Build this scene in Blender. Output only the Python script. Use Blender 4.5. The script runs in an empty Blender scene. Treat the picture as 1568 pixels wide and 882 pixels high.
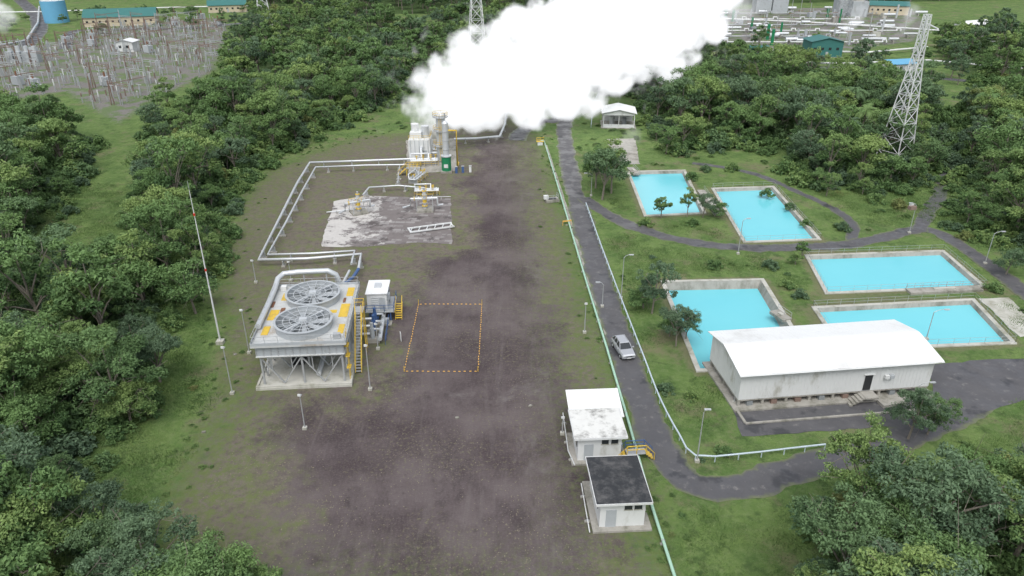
import bpy, math, random, time
import numpy as np
from mathutils import Vector
from mathutils.geometry import delaunay_2d_cdt
T0=time.time()
random.seed(7); RS=np.random.RandomState(11)
CAM_H=50.0; TH=math.radians(26.63); FP=1130.0; CX=784.0; CY=441.0
S_,C_=math.sin(TH),math.cos(TH)
# survey: plan position (metres) of a photographed ground point
def G(px,py,z=0.0):
    a=(px-CX)/FP; b=(CY-py)/FP
    t=(z-CAM_H)/(-S_+b*C_)
    return (a*t,(C_+b*S_)*t)
def ZH(y,py):
    b=(CY-py)/FP
    return CAM_H+y*(-S_+b*C_)/(C_+b*S_)
def PX(x,y,z=0.0):
    f=y*C_-(z-CAM_H)*S_; u=y*S_+(z-CAM_H)*C_
    return CX+FP*x/f, CY-FP*u/f
scene=bpy.context.scene
COL=scene.collection
# ---------------------------------------------------------------- materials
class NT:
    def __init__(s,name):
        s.m=bpy.data.materials.new(name); s.m.use_nodes=True
        s.t=s.m.node_tree; s.t.nodes.clear()
        s.out=s.t.nodes.new('ShaderNodeOutputMaterial')
        s.tc=s.t.nodes.new('ShaderNodeTexCoord')
    def n(s,typ,**k):
        nd=s.t.nodes.new(typ)
        for a,b in k.items(): setattr(nd,a,b)
        return nd
    def put(s,sock,v):
        if isinstance(v,bpy.types.NodeSocket): s.t.links.new(v,sock)
        elif isinstance(v,(tuple,list)):
            v=tuple(v)
            if len(sock.default_value)==4 and len(v)==3: v=v+(1,)
            sock.default_value=v
        else: sock.default_value=v
    def math(s,op,a,b=0.0,c=None,clamp=False):
        nd=s.n('ShaderNodeMath',operation=op,use_clamp=clamp)
        s.put(nd.inputs[0],a); s.put(nd.inputs[1],b)
        if c is not None: s.put(nd.inputs[2],c)
        return nd.outputs[0]
    def vec(s,scale=(1,1,1),rot=0.0):
        mp=s.n('ShaderNodeMapping'); mp.inputs['Scale'].default_value=scale
        mp.inputs['Rotation'].default_value=(0,0,rot)
        s.t.links.new(s.tc.outputs['Object'],mp.inputs[0]); return mp.outputs[0]
    def noise(s,scale,detail=4,rough=0.6,vec=None,dist=0.0):
        nd=s.n('ShaderNodeTexNoise'); nd.inputs['Scale'].default_value=scale
        nd.inputs['Detail'].default_value=detail; nd.inputs['Roughness'].default_value=rough
        nd.inputs['Distortion'].default_value=dist
        s.t.links.new(vec if vec is not None else s.tc.outputs['Object'],nd.inputs['Vector'])
        return nd.outputs[0]
    def step(s,v,a,b,lo=0.0,hi=1.0):
        nd=s.n('ShaderNodeMapRange',interpolation_type='SMOOTHSTEP')
        s.put(nd.inputs['Value'],v); s.put(nd.inputs['From Min'],a); s.put(nd.inputs['From Max'],b)
        s.put(nd.inputs['To Min'],lo); s.put(nd.inputs['To Max'],hi)
        return nd.outputs[0]
    def mix(s,f,a,b,bt='MIX'):
        nd=s.n('ShaderNodeMix',data_type='RGBA',blend_type=bt)
        s.put(nd.inputs[0],f); s.put(nd.inputs[6],a); s.put(nd.inputs[7],b)
        return nd.outputs[2]
    def attr(s,name):
        return s.n('ShaderNodeAttribute',attribute_name=name).outputs['Fac']
    def bump(s,h,strength=0.3,dist=0.05):
        nd=s.n('ShaderNodeBump'); s.put(nd.inputs['Strength'],strength)
        nd.inputs['Distance'].default_value=dist; s.put(nd.inputs['Height'],h); return nd.outputs[0]
    def pbr(s,col,rough=0.8,metal=0.0,normal=None,spec=0.3):
        p=s.n('ShaderNodeBsdfPrincipled'); s.put(p.inputs['Base Color'],col); s.put(p.inputs['Roughness'],rough)
        s.put(p.inputs['Metallic'],metal); s.put(p.inputs['Specular IOR Level'],spec)
        if normal is not None: s.put(p.inputs['Normal'],normal)
        return p.outputs[0]
    def fin(s,sh):
        s.t.links.new(sh,s.out.inputs['Surface']); return s.m
def mulc(c,k): return tuple(min(1,x*k) for x in c)
def pm(name,c,var=0.2,scale=1.5,rough=0.6,metal=0.0,dirt=None,damt=0.35,bump=0.0,spec=0.3):
    n=NT(name); f=n.noise(scale,6,0.65)
    col=n.mix(f,mulc(c,1-var),mulc(c,1+var))
    if dirt:
        d=n.noise(scale*0.45,8,0.75,n.vec((1,1,0.4)))
        col=n.mix(n.step(d,0.62-damt*0.4,0.72),col,dirt)
    nb=n.bump(n.noise(scale*12,3),bump,0.02) if bump else None
    return n.fin(n.pbr(col,rough,metal,nb,spec))
M={}
M['white']=pm('white_paint',(0.62,0.64,0.64),0.07,0.8,0.55,dirt=(0.38,0.38,0.34),damt=0.25)
M['roofw']=pm('white_metal_roof',(0.73,0.75,0.75),0.08,0.3,0.45,dirt=(0.6,0.61,0.6),damt=0.3)
M['steel']=pm('galvanised_steel',(0.42,0.44,0.45),0.15,2,0.45,0.3)
M['silver']=pm('pipe_cladding',(0.58,0.61,0.63),0.1,1.5,0.35,0.35)
M['grey']=pm('grey_fibreglass_panel',(0.38,0.41,0.43),0.12,1.2,0.6,dirt=(0.22,0.22,0.2),damt=0.25)
M['deck']=pm('tower_deck',(0.48,0.5,0.5),0.15,0.8,0.7,dirt=(0.33,0.29,0.24),damt=0.35)
M['dark']=pm('dark_metal',(0.03,0.032,0.035),0.2,2,0.5)
M['rust']=pm('rusty_steel',(0.2,0.1,0.06),0.35,2,0.8)
M['rustl']=pm('aged_brown_steel',(0.21,0.15,0.125),0.3,1,0.8)
M['yellow']=pm('yellow_paint',(0.62,0.43,0.06),0.2,2,0.55,dirt=(0.4,0.3,0.1),damt=0.3)
M['orange']=pm('orange_tape',(0.68,0.4,0.1),0.15,2,0.6)
M['blue']=pm('blue_paint',(0.055,0.11,0.25),0.2,2,0.45)
M['green']=pm('green_paint',(0.02,0.2,0.09),0.2,2,0.4)
M['teal']=pm('teal_metal_roof',(0.045,0.16,0.15),0.15,0.4,0.5)
M['bluer']=pm('light_blue_roof',(0.13,0.36,0.55),0.1,0.4,0.5)
M['pgreen']=pm('pale_green_pipe_paint',(0.36,0.56,0.44),0.12,1,0.5)
M['pblue']=pm('pale_blue_rail_paint',(0.46,0.55,0.6),0.12,1,0.5)
M['conc']=pm('weathered_concrete',(0.34,0.33,0.3),0.25,0.7,0.85,dirt=(0.13,0.13,0.1),damt=0.5,bump=0.3)
M['concw']=pm('light_concrete',(0.47,0.47,0.43),0.2,0.5,0.85,dirt=(0.22,0.22,0.16),damt=0.5,bump=0.2)
M['moss']=pm('stained_white_roof',(0.62,0.63,0.61),0.1,1.2,0.85,dirt=(0.16,0.16,0.15),damt=0.4)
M['tar']=pm('bitumen_roof',(0.03,0.033,0.037),0.3,1.6,0.7,dirt=(0.11,0.11,0.11),damt=0.5)
M['glass']=pm('dark_glass',(0.03,0.035,0.04),0.1,2,0.1,spec=0.6)
M['carp']=pm('silver_car_paint',(0.5,0.52,0.55),0.04,1,0.25,0.4,spec=0.6)
M['rubber']=pm('tyre_rubber',(0.02,0.02,0.02),0.1,3,0.8)
M['red']=pm('red_paint',(0.5,0.05,0.03),0.1,1,0.5)
M['cream']=pm('cream_wall',(0.52,0.46,0.34),0.1,0.5,0.8)
M['louv']=pm('louvre_grey',(0.22,0.24,0.25),0.2,2,0.6)
M['litter']=pm('dry_leaf_litter',(0.2,0.18,0.13),0.4,3,0.9)
def m_asphalt():
    n=NT('worn_asphalt')
    c=n.mix(n.noise(0.35,6,0.65),(0.06,0.06,0.066),(0.12,0.12,0.126))
    c=n.mix(n.step(n.noise(0.9,8,0.75),0.54,0.7),c,(0.185,0.18,0.175))
    c=n.mix(n.step(n.noise(0.22,5,0.6,n.vec((1,1,1),0.4)),0.56,0.64,0,0.8),c,(0.042,0.044,0.05))
    e=n.attr('edge'); c=n.mix(n.step(n.math('ADD',e,n.math('MULTIPLY',n.noise(0.8,6),0.9)),1.15,1.5),c,(0.13,0.15,0.08))
    return n.fin(n.pbr(c,n.step(n.noise(0.3,4),0.4,0.6,0.35,0.8),0,n.bump(n.noise(14,4),0.3,0.02),0.45))
M['asph']=m_asphalt()
def m_slab():
    n=NT('broken_concrete_slab')
    c=n.mix(n.noise(0.5,7,0.7),(0.1,0.088,0.086),(0.23,0.21,0.205))
    sx=n.n('ShaderNodeSeparateXYZ'); n.t.links.new(n.tc.outputs['Object'],sx.inputs[0])
    br=n.n('ShaderNodeTexBrick'); n.t.links.new(n.vec((0.3,0.3,1),0.05),br.inputs['Vector']); br.inputs['Color1'].default_value=(0,0,0,1); br.inputs['Color2'].default_value=(1,1,1,1); br.inputs['Mortar'].default_value=(0.1,0.1,0.1,1); br.inputs['Scale'].default_value=0.9; br.inputs['Mortar Size'].default_value=0.012
    c=n.mix(n.step(n.math('ADD',br.outputs['Color'],n.math('MULTIPLY',n.noise(0.6,6,0.7),1.2)),1.05,1.4,0,0.7),c,(0.31,0.3,0.295))
    g=n.math('ADD',n.math('MULTIPLY',n.math('ADD',sx.outputs[0],27.0),-0.024),n.noise(0.32,8,0.72))
    c=n.mix(n.step(g,0.46,0.56,0,0.92),c,n.mix(n.noise(1.5,5),(0.4,0.39,0.37),(0.6,0.59,0.57)))
    c=n.mix(n.step(n.noise(0.33,8,0.75),0.52,0.62,0,0.88),c,(0.08,0.07,0.07))
    return n.fin(n.pbr(c,0.8,0,n.bump(n.noise(5,5),0.3,0.03)))
M['slab']=m_slab()
def m_water():
    n=NT('milky_turquoise_water')
    c=n.mix(n.noise(0.05,5,0.6),(0.12,0.5,0.59),(0.19,0.6,0.66))
    return n.fin(n.pbr(c,0.18,0,n.bump(n.noise(2.5,5),0.12,0.02),0.4))
M['water']=m_water()
def m_leaf(name,dk,lt,yel,cold=(0.045,0.088,0.055),coll=(0.145,0.222,0.135)):
    n=NT(name)
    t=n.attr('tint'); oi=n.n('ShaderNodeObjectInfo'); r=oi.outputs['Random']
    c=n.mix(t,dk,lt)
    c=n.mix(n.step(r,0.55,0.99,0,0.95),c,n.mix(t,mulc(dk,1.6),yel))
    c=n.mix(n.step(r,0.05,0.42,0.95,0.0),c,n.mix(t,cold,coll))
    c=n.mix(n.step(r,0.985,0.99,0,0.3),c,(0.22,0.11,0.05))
    p=n.pbr(c,0.55,0,None,0.25)
    tr=n.n('ShaderNodeBsdfTranslucent'); n.put(tr.inputs[0],n.mix(0.4,c,yel))
    mx=n.n('ShaderNodeMixShader'); mx.inputs[0].default_value=0.27
    n.t.links.new(p,mx.inputs[1]); n.t.links.new(tr.outputs[0],mx.inputs[2])
    return n.fin(mx.outputs[0])
M['leaf']=m_leaf('foliage',(0.046,0.1,0.037),(0.17,0.285,0.103),(0.27,0.37,0.125))
M['grassb']=m_leaf('grass_blades',(0.075,0.14,0.042),(0.145,0.23,0.075),(0.195,0.255,0.1),(0.07,0.13,0.042),(0.135,0.215,0.08))
M['bark']=pm('bark',(0.2,0.18,0.15),0.3,2,0.9)
# ---------------------------------------------------------------- mesh builder
class MB:
    def __init__(s): s.v=[]; s.f=[]; s.mi=[]; s.sm=[]; s.mats=[]
    def m(s,k):
        if k not in s.mats: s.mats.append(k)
        return s.mats.index(k)
    def add(s,vs,fs,k,smooth=False):
        o=len(s.v); s.v+= [tuple(v) for v in vs]; i=s.m(k)
        for f in fs: s.f.append(tuple(a+o for a in f)); s.mi.append(i); s.sm.append(smooth)
    def box(s,c,d,k,rz=0.0,tx=1.0,ty=1.0):
        x,y,z=d[0]/2,d[1]/2,d[2]/2; vs=[]
        for zz,kx,ky in((-z,1,1),(z,tx,ty)):
            for a,b in((-x,-y),(x,-y),(x,y),(-x,y)):
                a*=kx;b*=ky
                vs.append((c[0]+a*math.cos(rz)-b*math.sin(rz),c[1]+a*math.sin(rz)+b*math.cos(rz),c[2]+zz))
        s.add(vs,[(3,2,1,0),(4,5,6,7),(0,1,5,4),(1,2,6,5),(2,3,7,6),(3,0,4,7)],k)
    def tube(s,pts,r,k,seg=8,r2=None,cap=True):
        pts=[Vector(p) for p in pts]; n=len(pts); vs=[]; fs=[]
        for i,p in enumerate(pts):
            if i==0: t=pts[1]-pts[0]
            elif i==n-1: t=pts[-1]-pts[-2]
            else: t=(pts[i+1]-p).normalized()+(p-pts[i-1]).normalized()
            if t.length<1e-6: t=Vector((0,0,1))
            t.normalize()
            up=Vector((0,0,1)) if abs(t.z)<0.9 else Vector((1,0,0))
            a=t.cross(up).normalized(); b=a.cross(t).normalized()
            rr=r if r2 is None else r+(r2-r)*i/(n-1)
            for j in range(seg):
                q=2*math.pi*(j+0.5)/seg; vs.append(p+a*math.cos(q)*rr+b*math.sin(q)*rr)
        for i in range(n-1):
            for j in range(seg):
                fs.append((i*seg+j,i*seg+(j+1)%seg,(i+1)*seg+(j+1)%seg,(i+1)*seg+j))
        s.add(vs,fs,k,seg>5)
        if cap:
            s.add(vs[:seg],[tuple(range(seg))],k); s.add(vs[-seg:],[tuple(reversed(range(seg)))],k)
    def ring(s,c,r0,r1,z0,z1,k,seg=40,rt=None):
        rt=rt or 1.0
        vs=[];fs=[]
        for j in range(seg):
            q=2*math.pi*j/seg; cq,sq=math.cos(q),math.sin(q)
            for r,z in((r1,z0),(r1*rt,z1),(r0*rt,z1),(r0,z0)): vs.append((c[0]+cq*r,c[1]+sq*r,z))
        for j in range(seg):
            a=j*4;b=((j+1)%seg)*4
            for q in range(4): fs.append((a+q,b+q,b+(q+1)%4,a+(q+1)%4))
        s.add(vs,fs,k)
    def rail(s,pts,h,k,step=1.5,r=0.03,z=0,levels=2,closed=False):
        if closed: pts=pts+[pts[0]]
        for lv in range(levels):
            zz=h*(1-lv*0.45)
            s.tube([(p[0],p[1],(p[2] if len(p)>2 else z)+zz) for p in pts],r,k,5)
        for a,b in zip(pts[:-1],pts[1:]):
            L=math.dist(a,b); m=max(1,int(L/step))
            for i in range(m+1):
                t=i/m; q=[a[j]+(b[j]-a[j])*t for j in range(len(a))]; zz=q[2] if len(q)>2 else z
                s.tube([(q[0],q[1],zz),(q[0],q[1],zz+h)],r,k,4)
    def done(s,name,loc=(0,0,0),rz=0.0,parent=None):
        me=bpy.data.meshes.new(name); me.from_pydata(s.v,[],s.f)
        for k in s.mats: me.materials.append(M[k])
        me.polygons.foreach_set('material_index',s.mi); me.polygons.foreach_set('use_smooth',s.sm); me.update()
        o=bpy.data.objects.new(name,me); COL.objects.link(o); o.location=loc; o.rotation_euler=(0,0,rz)
        if parent: o.parent=parent
        return o
def empty(name,loc=(0,0,0),rz=0.0):
    o=bpy.data.objects.new(name,None); COL.objects.link(o); o.location=loc; o.rotation_euler=(0,0,rz); o.empty_display_size=1
    return o
def sdf(P,poly):
    poly=np.array(poly,float); d=np.full(len(P),1e9); ins=np.zeros(len(P),bool)
    for i in range(len(poly)):
        a=poly[i]; b=poly[(i+1)%len(poly)]; e=b-a; w=P-a
        t=np.clip((w@e)/(e@e+1e-12),0,1); q=w-t[:,None]*e; d=np.minimum(d,np.hypot(q[:,0],q[:,1]))
        c=((a[1]>P[:,1])!=(b[1]>P[:,1]))
        with np.errstate(divide='ignore',invalid='ignore'):
            xx=(b[0]-a[0])*(P[:,1]-a[1])/(b[1]-a[1]+1e-12)+a[0]
        ins^=(c&(P[:,0]<xx))
    return np.where(ins,d,-d)
def smax(P,polys):
    r=np.full(len(P),-1e3)
    for p in polys: r=np.maximum(r,sdf(P,p))
    return r
GP=lambda L:[G(*p) for p in L]
# ---------------------------------------------------------------- plan polygons
PAD=GP([(250,900),(225,800),(280,690),(320,620),(350,540),(325,440),(345,350),(375,290),(425,250),(500,225),(560,205),(620,205),(640,190),(770,170),(800,180),(832,215),(880,360),(930,520),(985,700),(1036,900),(1060,1000),(150,1000)])
DARK=GP([(420,1000),(400,800),(385,700),(410,610),(540,600),(575,520),(600,470),(640,400),(700,375),(705,240),(760,190),(795,190),(820,225),(852,420),(900,560),(955,780),(985,1000)])
SUBST=GP([(-200,60),(60,70),(150,45),(330,25),(350,45),(330,110),(240,150),(180,190),(100,140),(-200,190)])
PLANTR=GP([(1040,22),(1150,12),(1400,12),(1420,40),(1400,64),(1240,84),(1060,66)])
PONDS=[
 GP([(964,264),(1046,262),(1076,326),(990,330)]),
 GP([(1094,290),(1182,287),(1251,366),(1142,370)]),
 GP([(1238,393),(1442,386),(1502,438),(1268,448)]),
 GP([(1250,473),(1488,461),(1547,524),(1292,534)]),
 GP([(1018,433),(1165,430),(1245,560),(1072,566)]),
]
APRON=GP([(1120,628),(1430,600),(1420,560),(1500,552),(1640,545),(1700,600),(1568,612),(1480,640),(1380,652),(1138,668)])
def offset(poly,d):
    c=np.mean(poly,0); n=len(poly); out=[]
    for i in range(n):
        p0,p1,p2=[np.array(poly[(i+j)%n]) for j in(-1,0,1)]
        def nrm(a,b):
            e=b-a; q=np.array([e[1],-e[0]])/np.hypot(*e)
            return q if q@((a+b)/2-c)>0 else -q
        n1,n2=nrm(p0,p1),nrm(p1,p2); k=(n1+n2)/(1+n1@n2); out.append(tuple(p1+k*d))
    return out
FOREST=[
 GP([(-500,250),(-100,200),(60,190),(130,215),(210,215),(250,165),(330,150),(345,75),(400,40),(520,25),(640,55),(690,70),(660,120),(625,150),(590,165),(520,200),(440,232),(392,262),(360,310),(338,380),(325,430),(270,480),(240,545),(225,610),(215,660),(165,705),(120,760),(-50,790),(-500,760)]),
 GP([(-600,790),(-20,790),(70,800),(120,850),(170,880),(250,915),(400,935),(440,1060),(-200,1200)]),
 GP([(1245,812),(1290,770),(1400,722),(1568,765),(1750,800),(1900,1000),(1650,1300),(1180,1300),(1210,960),(1250,880)]),
 GP([(905,130),(960,85),(1060,95),(1130,95),(1200,125),(1330,120),(1400,150),(1440,180),(1425,250),(1428,285),(1370,300),(1260,290),(1215,275),(1200,235),(1130,232),(1040,235),(990,185),(975,150),(930,145)]),
 GP([(1462,215),(1480,160),(1700,150),(1800,420),(1640,430),(1568,395),(1500,375),(1450,355),(1462,300),(1475,260)]),
 GP([(660,30),(800,10),(1010,25),(1040,70),(960,90),(890,110),(840,150),(790,150),(730,130),(680,90)]),
 GP([(350,5),(520,-30),(800,-60),(1200,-60),(1500,-40),(1700,-10),(1500,2),(1250,4),(1060,12),(980,25),(800,20),(600,22),(420,25)]),
 GP([(1425,75),(1460,50),(1530,60),(1700,60),(1700,140),(1500,135)]),
 GP([(-600,-10),(300,-30),(330,-5),(60,-2),(-300,10)]),
 GP([(-600,190),(-400,40),(-160,30),(-200,190),(-150,230),(-400,300)]),
]
LANE=GP([(150,195),(228,200),(222,300),(190,370),(140,425),(80,445),(40,430),(90,340),(135,260)])
# ---------------------------------------------------------------- ground
def build_ground():
    xs=np.concatenate([np.arange(-2400,-400,150),np.arange(-400,-120,16),np.arange(-120,150,2.5),np.arange(150,440,16),np.arange(450,2500,150)])
    ys=np.concatenate([np.arange(-400,20,30),np.arange(20,260,2.5),np.arange(260,700,10),np.arange(700,3500,200)])
    X,Y=np.meshgrid(xs,ys); P=np.stack([X.ravel(),Y.ravel()],1).astype(float)
    P+=RS.uniform(-0.2,0.2,P.shape)
    near=smax(P,PONDS)
    P=P[np.abs(near)>0.4]
    pts=[Vector(p) for p in P]; edges=[]
    for q in PONDS:
        o=len(pts); pts+=[Vector(p) for p in q]; edges+=[(o+i,o+(i+1)%len(q)) for i in range(len(q))]
    v,e,f,_,_,_=delaunay_2d_cdt(pts,edges,[],0,1e-4,False)
    V=np.array([tuple(a) for a in v]); F=np.array([tuple(a) for a in f])
    cen=V[F].mean(1); keep=smax(cen,PONDS)<0; F=F[keep]
    me=bpy.data.meshes.new('ground'); me.from_pydata([(a[0],a[1],0) for a in V],[],F.tolist())
    for nm,pl in(('d_pad',[PAD]),('d_dark',[DARK]),('d_forest',FOREST),('d_gravel',[SUBST,PLANTR]),('d_pond',[offset(p,1.2) for p in PONDS])):
        vals=smax(V,pl)
        if nm=='d_forest': vals=np.minimum(vals,-sdf(V,LANE)-1)
        at=me.attributes.new(nm,'FLOAT','POINT'); at.data.foreach_set('value',vals.astype(np.float32))
    n=NT('ground_cover')
    mid=n.noise(0.15,6,0.65); fine=n.noise(1.1,8,0.75); vf=n.noise(4.5,4,0.7)
    gr=n.mix(n.step(mid,0.35,0.65),(0.075,0.138,0.038),(0.13,0.2,0.06))
    gr=n.mix(n.step(fine,0.4,0.75,0,0.7),gr,(0.18,0.232,0.1))
    gr=n.mix(n.step(n.noise(0.45,7,0.75),0.5,0.64,0,0.75),gr,(0.055,0.095,0.032))
    gr=n.mix(n.step(n.noise(0.11,8,0.75,n.vec((1,1,1),0.7)),0.51,0.66,0,0.78),gr,(0.18,0.162,0.105))
    fo=n.mix(fine,(0.03,0.056,0.02),(0.085,0.135,0.045))
    dfor=n.attr('d_forest')
    gr=n.mix(n.step(n.math('ADD',dfor,n.math('MULTIPLY',n.math('SUBTRACT',mid,0.5),8.0)),0,4),gr,fo)
    di=n.mix(mid,(0.12,0.104,0.086),(0.18,0.158,0.135))
    di=n.mix(n.step(fine,0.42,0.65,0,0.75),di,(0.09,0.077,0.072))
    di=n.mix(n.step(n.noise(0.5,9,0.82),0.465,0.585,0,0.9),di,(0.125,0.15,0.062))
    dp=n.attr('d_pad')
    wob=n.math('ADD',n.math('MULTIPLY',n.math('SUBTRACT',mid,0.5),12.0),n.math('MULTIPLY',n.math('SUBTRACT',fine,0.5),10.0))
    c=n.mix(n.step(n.math('ADD',dp,wob),-1.0,4.0),gr,di)
    st=n.noise(0.45,6,0.65,n.vec((1,0.09,1),0.03),1.6)
    dk=n.mix(n.step(n.noise(0.07,8,0.7),0.32,0.68),(0.06,0.047,0.05),(0.132,0.112,0.112))
    dk=n.mix(n.step(st,0.5,0.72,0,0.3),dk,(0.17,0.154,0.148))
    dk=n.mix(n.step(n.noise(0.13,8,0.75,n.vec((1,0.7,1),1.1)),0.5,0.64,0,0.6),dk,(0.048,0.038,0.041))
    dk=n.mix(n.step(n.noise(0.1,8,0.75,n.vec((1,1,1),2.2),0.6),0.54,0.7,0,0.5),dk,(0.195,0.18,0.175))
    dk=n.mix(n.step(vf,0.45,0.8,0,0.5),dk,(0.18,0.162,0.157))
    dk=n.mix(n.step(fine,0.3,0.45,0.5,0),dk,(0.042,0.034,0.036))
    dd=n.attr('d_dark')
    wob2=n.math('ADD',n.math('MULTIPLY',n.math('SUBTRACT',n.noise(0.09,8,0.75),0.5),32.0),n.math('MULTIPLY',n.math('SUBTRACT',fine,0.5),9.0))
    c=n.mix(n.step(n.math('ADD',dd,wob2),-1.0,5.0),c,dk)
    wd=n.math('MULTIPLY',n.step(n.noise(2.6,5,0.75),0.54,0.63),n.step(n.noise(0.1,5,0.65,n.vec((1,1,1),2.0)),0.42,0.57))
    inp=n.step(dp,1,4)
    c=n.mix(n.math('MULTIPLY',n.math('MULTIPLY',wd,inp),0.7),c,(0.17,0.165,0.1))
    edgew=n.math('MULTIPLY',n.step(dp,1,14,1,0),n.step(n.noise(1.4,7,0.8),0.45,0.57))
    c=n.mix(n.math('MULTIPLY',n.math('MULTIPLY',edgew,n.step(dp,-0.5,0.5)),0.8),c,(0.11,0.145,0.05))
    dg=n.attr('d_gravel')
    gv=n.mix(fine,(0.13,0.122,0.115),(0.24,0.23,0.22))
    gv=n.mix(n.step(mid,0.47,0.57,0,0.8),gv,(0.11,0.17,0.06))
    c=n.mix(n.step(n.math('ADD',dg,wob),-1,2),c,gv)
    pe=n.attr('d_pond')
    c=n.mix(n.step(n.math('ADD',pe,n.math('MULTIPLY',n.math('SUBTRACT',fine,0.5),3.0)),-0.8,0.3,0,0.7),c,(0.17,0.16,0.1))
    h=n.math('ADD',n.math('MULTIPLY',fine,0.7),n.math('MULTIPLY',vf,0.25))
    h=n.math('ADD',h,n.math('MULTIPLY',mid,1.2))
    me.materials.append(n.fin(n.pbr(c,0.95,0,n.bump(h,n.step(dp,-1,3,0.9,0.45),0.4),0.15)))
    o=bpy.data.objects.new('ground',me); COL.objects.link(o)
build_ground(); print('ground',time.time()-T0)
# ---------------------------------------------------------------- ribbons
def crom(pts,step=1.5):
    out=[]; P=[np.array(p,float) for p in pts]; P=[2*P[0]-P[1]]+P+[2*P[-1]-P[-2]]
    for i in range(1,len(P)-2):
        L=np.hypot(*(P[i+1]-P[i])); m=max(2,int(L/step))
        for j in range(m):
            t=j/m; a,b,c,d=P[i-1:i+3]
            out.append(0.5*((2*b)+(c-a)*t+(2*a-5*b+4*c-d)*t*t+(-a+3*b-3*c+d)*t**3))
    out.append(P[-2]); return out
def ribbon(name,px,w,z,mat='asph',jit=0.25,step=0.8):
    c=crom(GP(px),step); vs=[];ed=[]; n=len(c); j1=j2=0
    for i in range(n):
        t=c[min(i+1,n-1)]-c[max(i-1,0)]; t/=np.hypot(*t)+1e-9; nn=np.array([-t[1],t[0]])
        j1=j1*0.6+random.uniform(-jit,jit)*0.7; j2=j2*0.6+random.uniform(-jit,jit)*0.7
        for k,e in((-w/2+j1,1),(-w/4,0.5),(0,0),(w/4,0.5),(w/2+j2,1)):
            q=c[i]+nn*k; vs.append((q[0],q[1],z)); ed.append(e)
    fs=[(i*5+k,i*5+5+k,i*5+6+k,i*5+1+k) for i in range(n-1) for k in range(4)]
    me=bpy.data.meshes.new(name); me.from_pydata(vs,[],[f[::-1] for f in fs]); me.materials.append(M[mat])
    a=me.attributes.new('edge','FLOAT','POINT'); a.data.foreach_set('value',ed)
    o=bpy.data.objects.new(name,me); COL.objects.link(o); return o
ROAD1=[(905,95),(893,125),(874,165),(864,195),(868,235),(880,290),(898,355),(918,425),(940,490),(958,550),(982,615),(1003,668),(1022,706),(1052,736),(1095,748),(1150,742),(1195,725),(1260,706),(1360,680),(1450,640),(1520,600)]
ribbon('road',ROAD1,3.9,0.03,jit=0.4)
ribbon('road',[(893,303),(925,325),(960,343),(1010,360),(1080,374),(1160,380),(1240,378),(1300,374),(1360,362),(1405,352),(1440,358),(1490,388),(1530,418),(1600,470)],3.2,0.036,jit=0.4)
ribbon('road',[(1408,353),(1420,325),(1437,300),(1452,262),(1455,235),(1440,205),(1428,185)],3.0,0.042,jit=0.4)
ribbon('path',[(1305,372),(1306,348),(1285,325),(1230,298),(1160,268),(1100,255),(1060,250)],1.8,0.025,jit=0.35)
ribbon('path',[(870,170),(850,185),(830,185),(800,200),(790,215)],4.5,0.022,jit=0.5)
def sheet(name,poly,z,mat,edge=0):
    P=[np.array(p) for p in poly]; vs=[]
    for i in range(len(P)):
        a,b=P[i],P[(i+1)%len(P)]; L=np.hypot(*(b-a)); m=max(1,int(L/1.2))
        for j in range(m):
            q=a+(b-a)*j/m+RS.uniform(-1,1,2)*0.18; vs.append((q[0],q[1],z))
    b=MB(); b.add(vs,[tuple(range(len(vs)))],mat); o=b.done(name)
    if o.data.polygons[0].normal.z<0: o.data.flip_normals()
    return o
sheet('asphalt_apron',APRON,0.034,'asph')
sheet('concrete_slab',GP([(512,308),(560,300),(690,304),(692,374),(640,371),(560,378),(492,378),(500,345)]),0.03,'slab')
sheet('concrete_slab',GP([(930,213),(972,212),(980,251),(938,253)]),0.03,'conc')
sheet('concrete_slab',GP([(1500,458),(1545,456),(1600,510),(1560,516)]),0.03,'concw')
sheet('concrete_slab',GP([(622,215),(698,212),(700,262),(625,266)]),0.03,'conc')
# ---------------------------------------------------------------- ponds
for i,p in enumerate(PONDS):
    b=MB(); n=len(p); o1=offset(p,0.6); i1=offset(p,-0.02); inn=offset(p,-0.9)
    wl=-0.45 if i!=4 else -1.1
    for k in range(n):
        a,c=k,(k+1)%n
        b.add([(*o1[a],-0.05),(*o1[c],-0.05),(*o1[c],0.16),(*o1[a],0.16)],[(0,1,2,3)],'concw')
        b.add([(*o1[a],0.16),(*o1[c],0.16),(*i1[c],0.16),(*i1[a],0.16)],[(0,1,2,3)],'concw')
        b.add([(*i1[a],0.16),(*i1[c],0.16),(*inn[c],-2.2),(*inn[a],-2.2)],[(0,1,2,3)],'conc')
    po=b.done('settling_pond'); 
    w=MB(); w.add([(*q,wl) for q in p],[tuple(range(n))],'water'); ww=w.done('pond_water',parent=po)
    if ww.data.polygons[0].normal.z<0: ww.data.flip_normals()
for p in (PONDS[2],PONDS[3],PONDS[1]):
    b=MB(); b.rail([(q[0],q[1],0.16) for q in offset(p,0.4)],1.0,'steel',2.0,0.02,closed=True); b.done('pond_railing')
for a,c in (((1390,448),(1500,443)),((1185,478),(1205,492)),((1073,293),(1100,330)),((965,258),(975,268))):
    p,q=G(*a),G(*c); b=MB(); L=math.dist(p,q); b.box((0,0,0.14),(L,1.6,0.4),'conc'); b.rail([(-L/2,0.6,0.3),(L/2,0.6,0.3)],0.9,'steel',1.2,0.025)
    b.box((0,0,0.4),(L*0.3,0.5,0.3),'concw')
    b.done('concrete_weir',((p[0]+q[0])/2,(p[1]+q[1])/2,0),math.atan2(q[1]-p[1],q[0]-p[0]))
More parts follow.
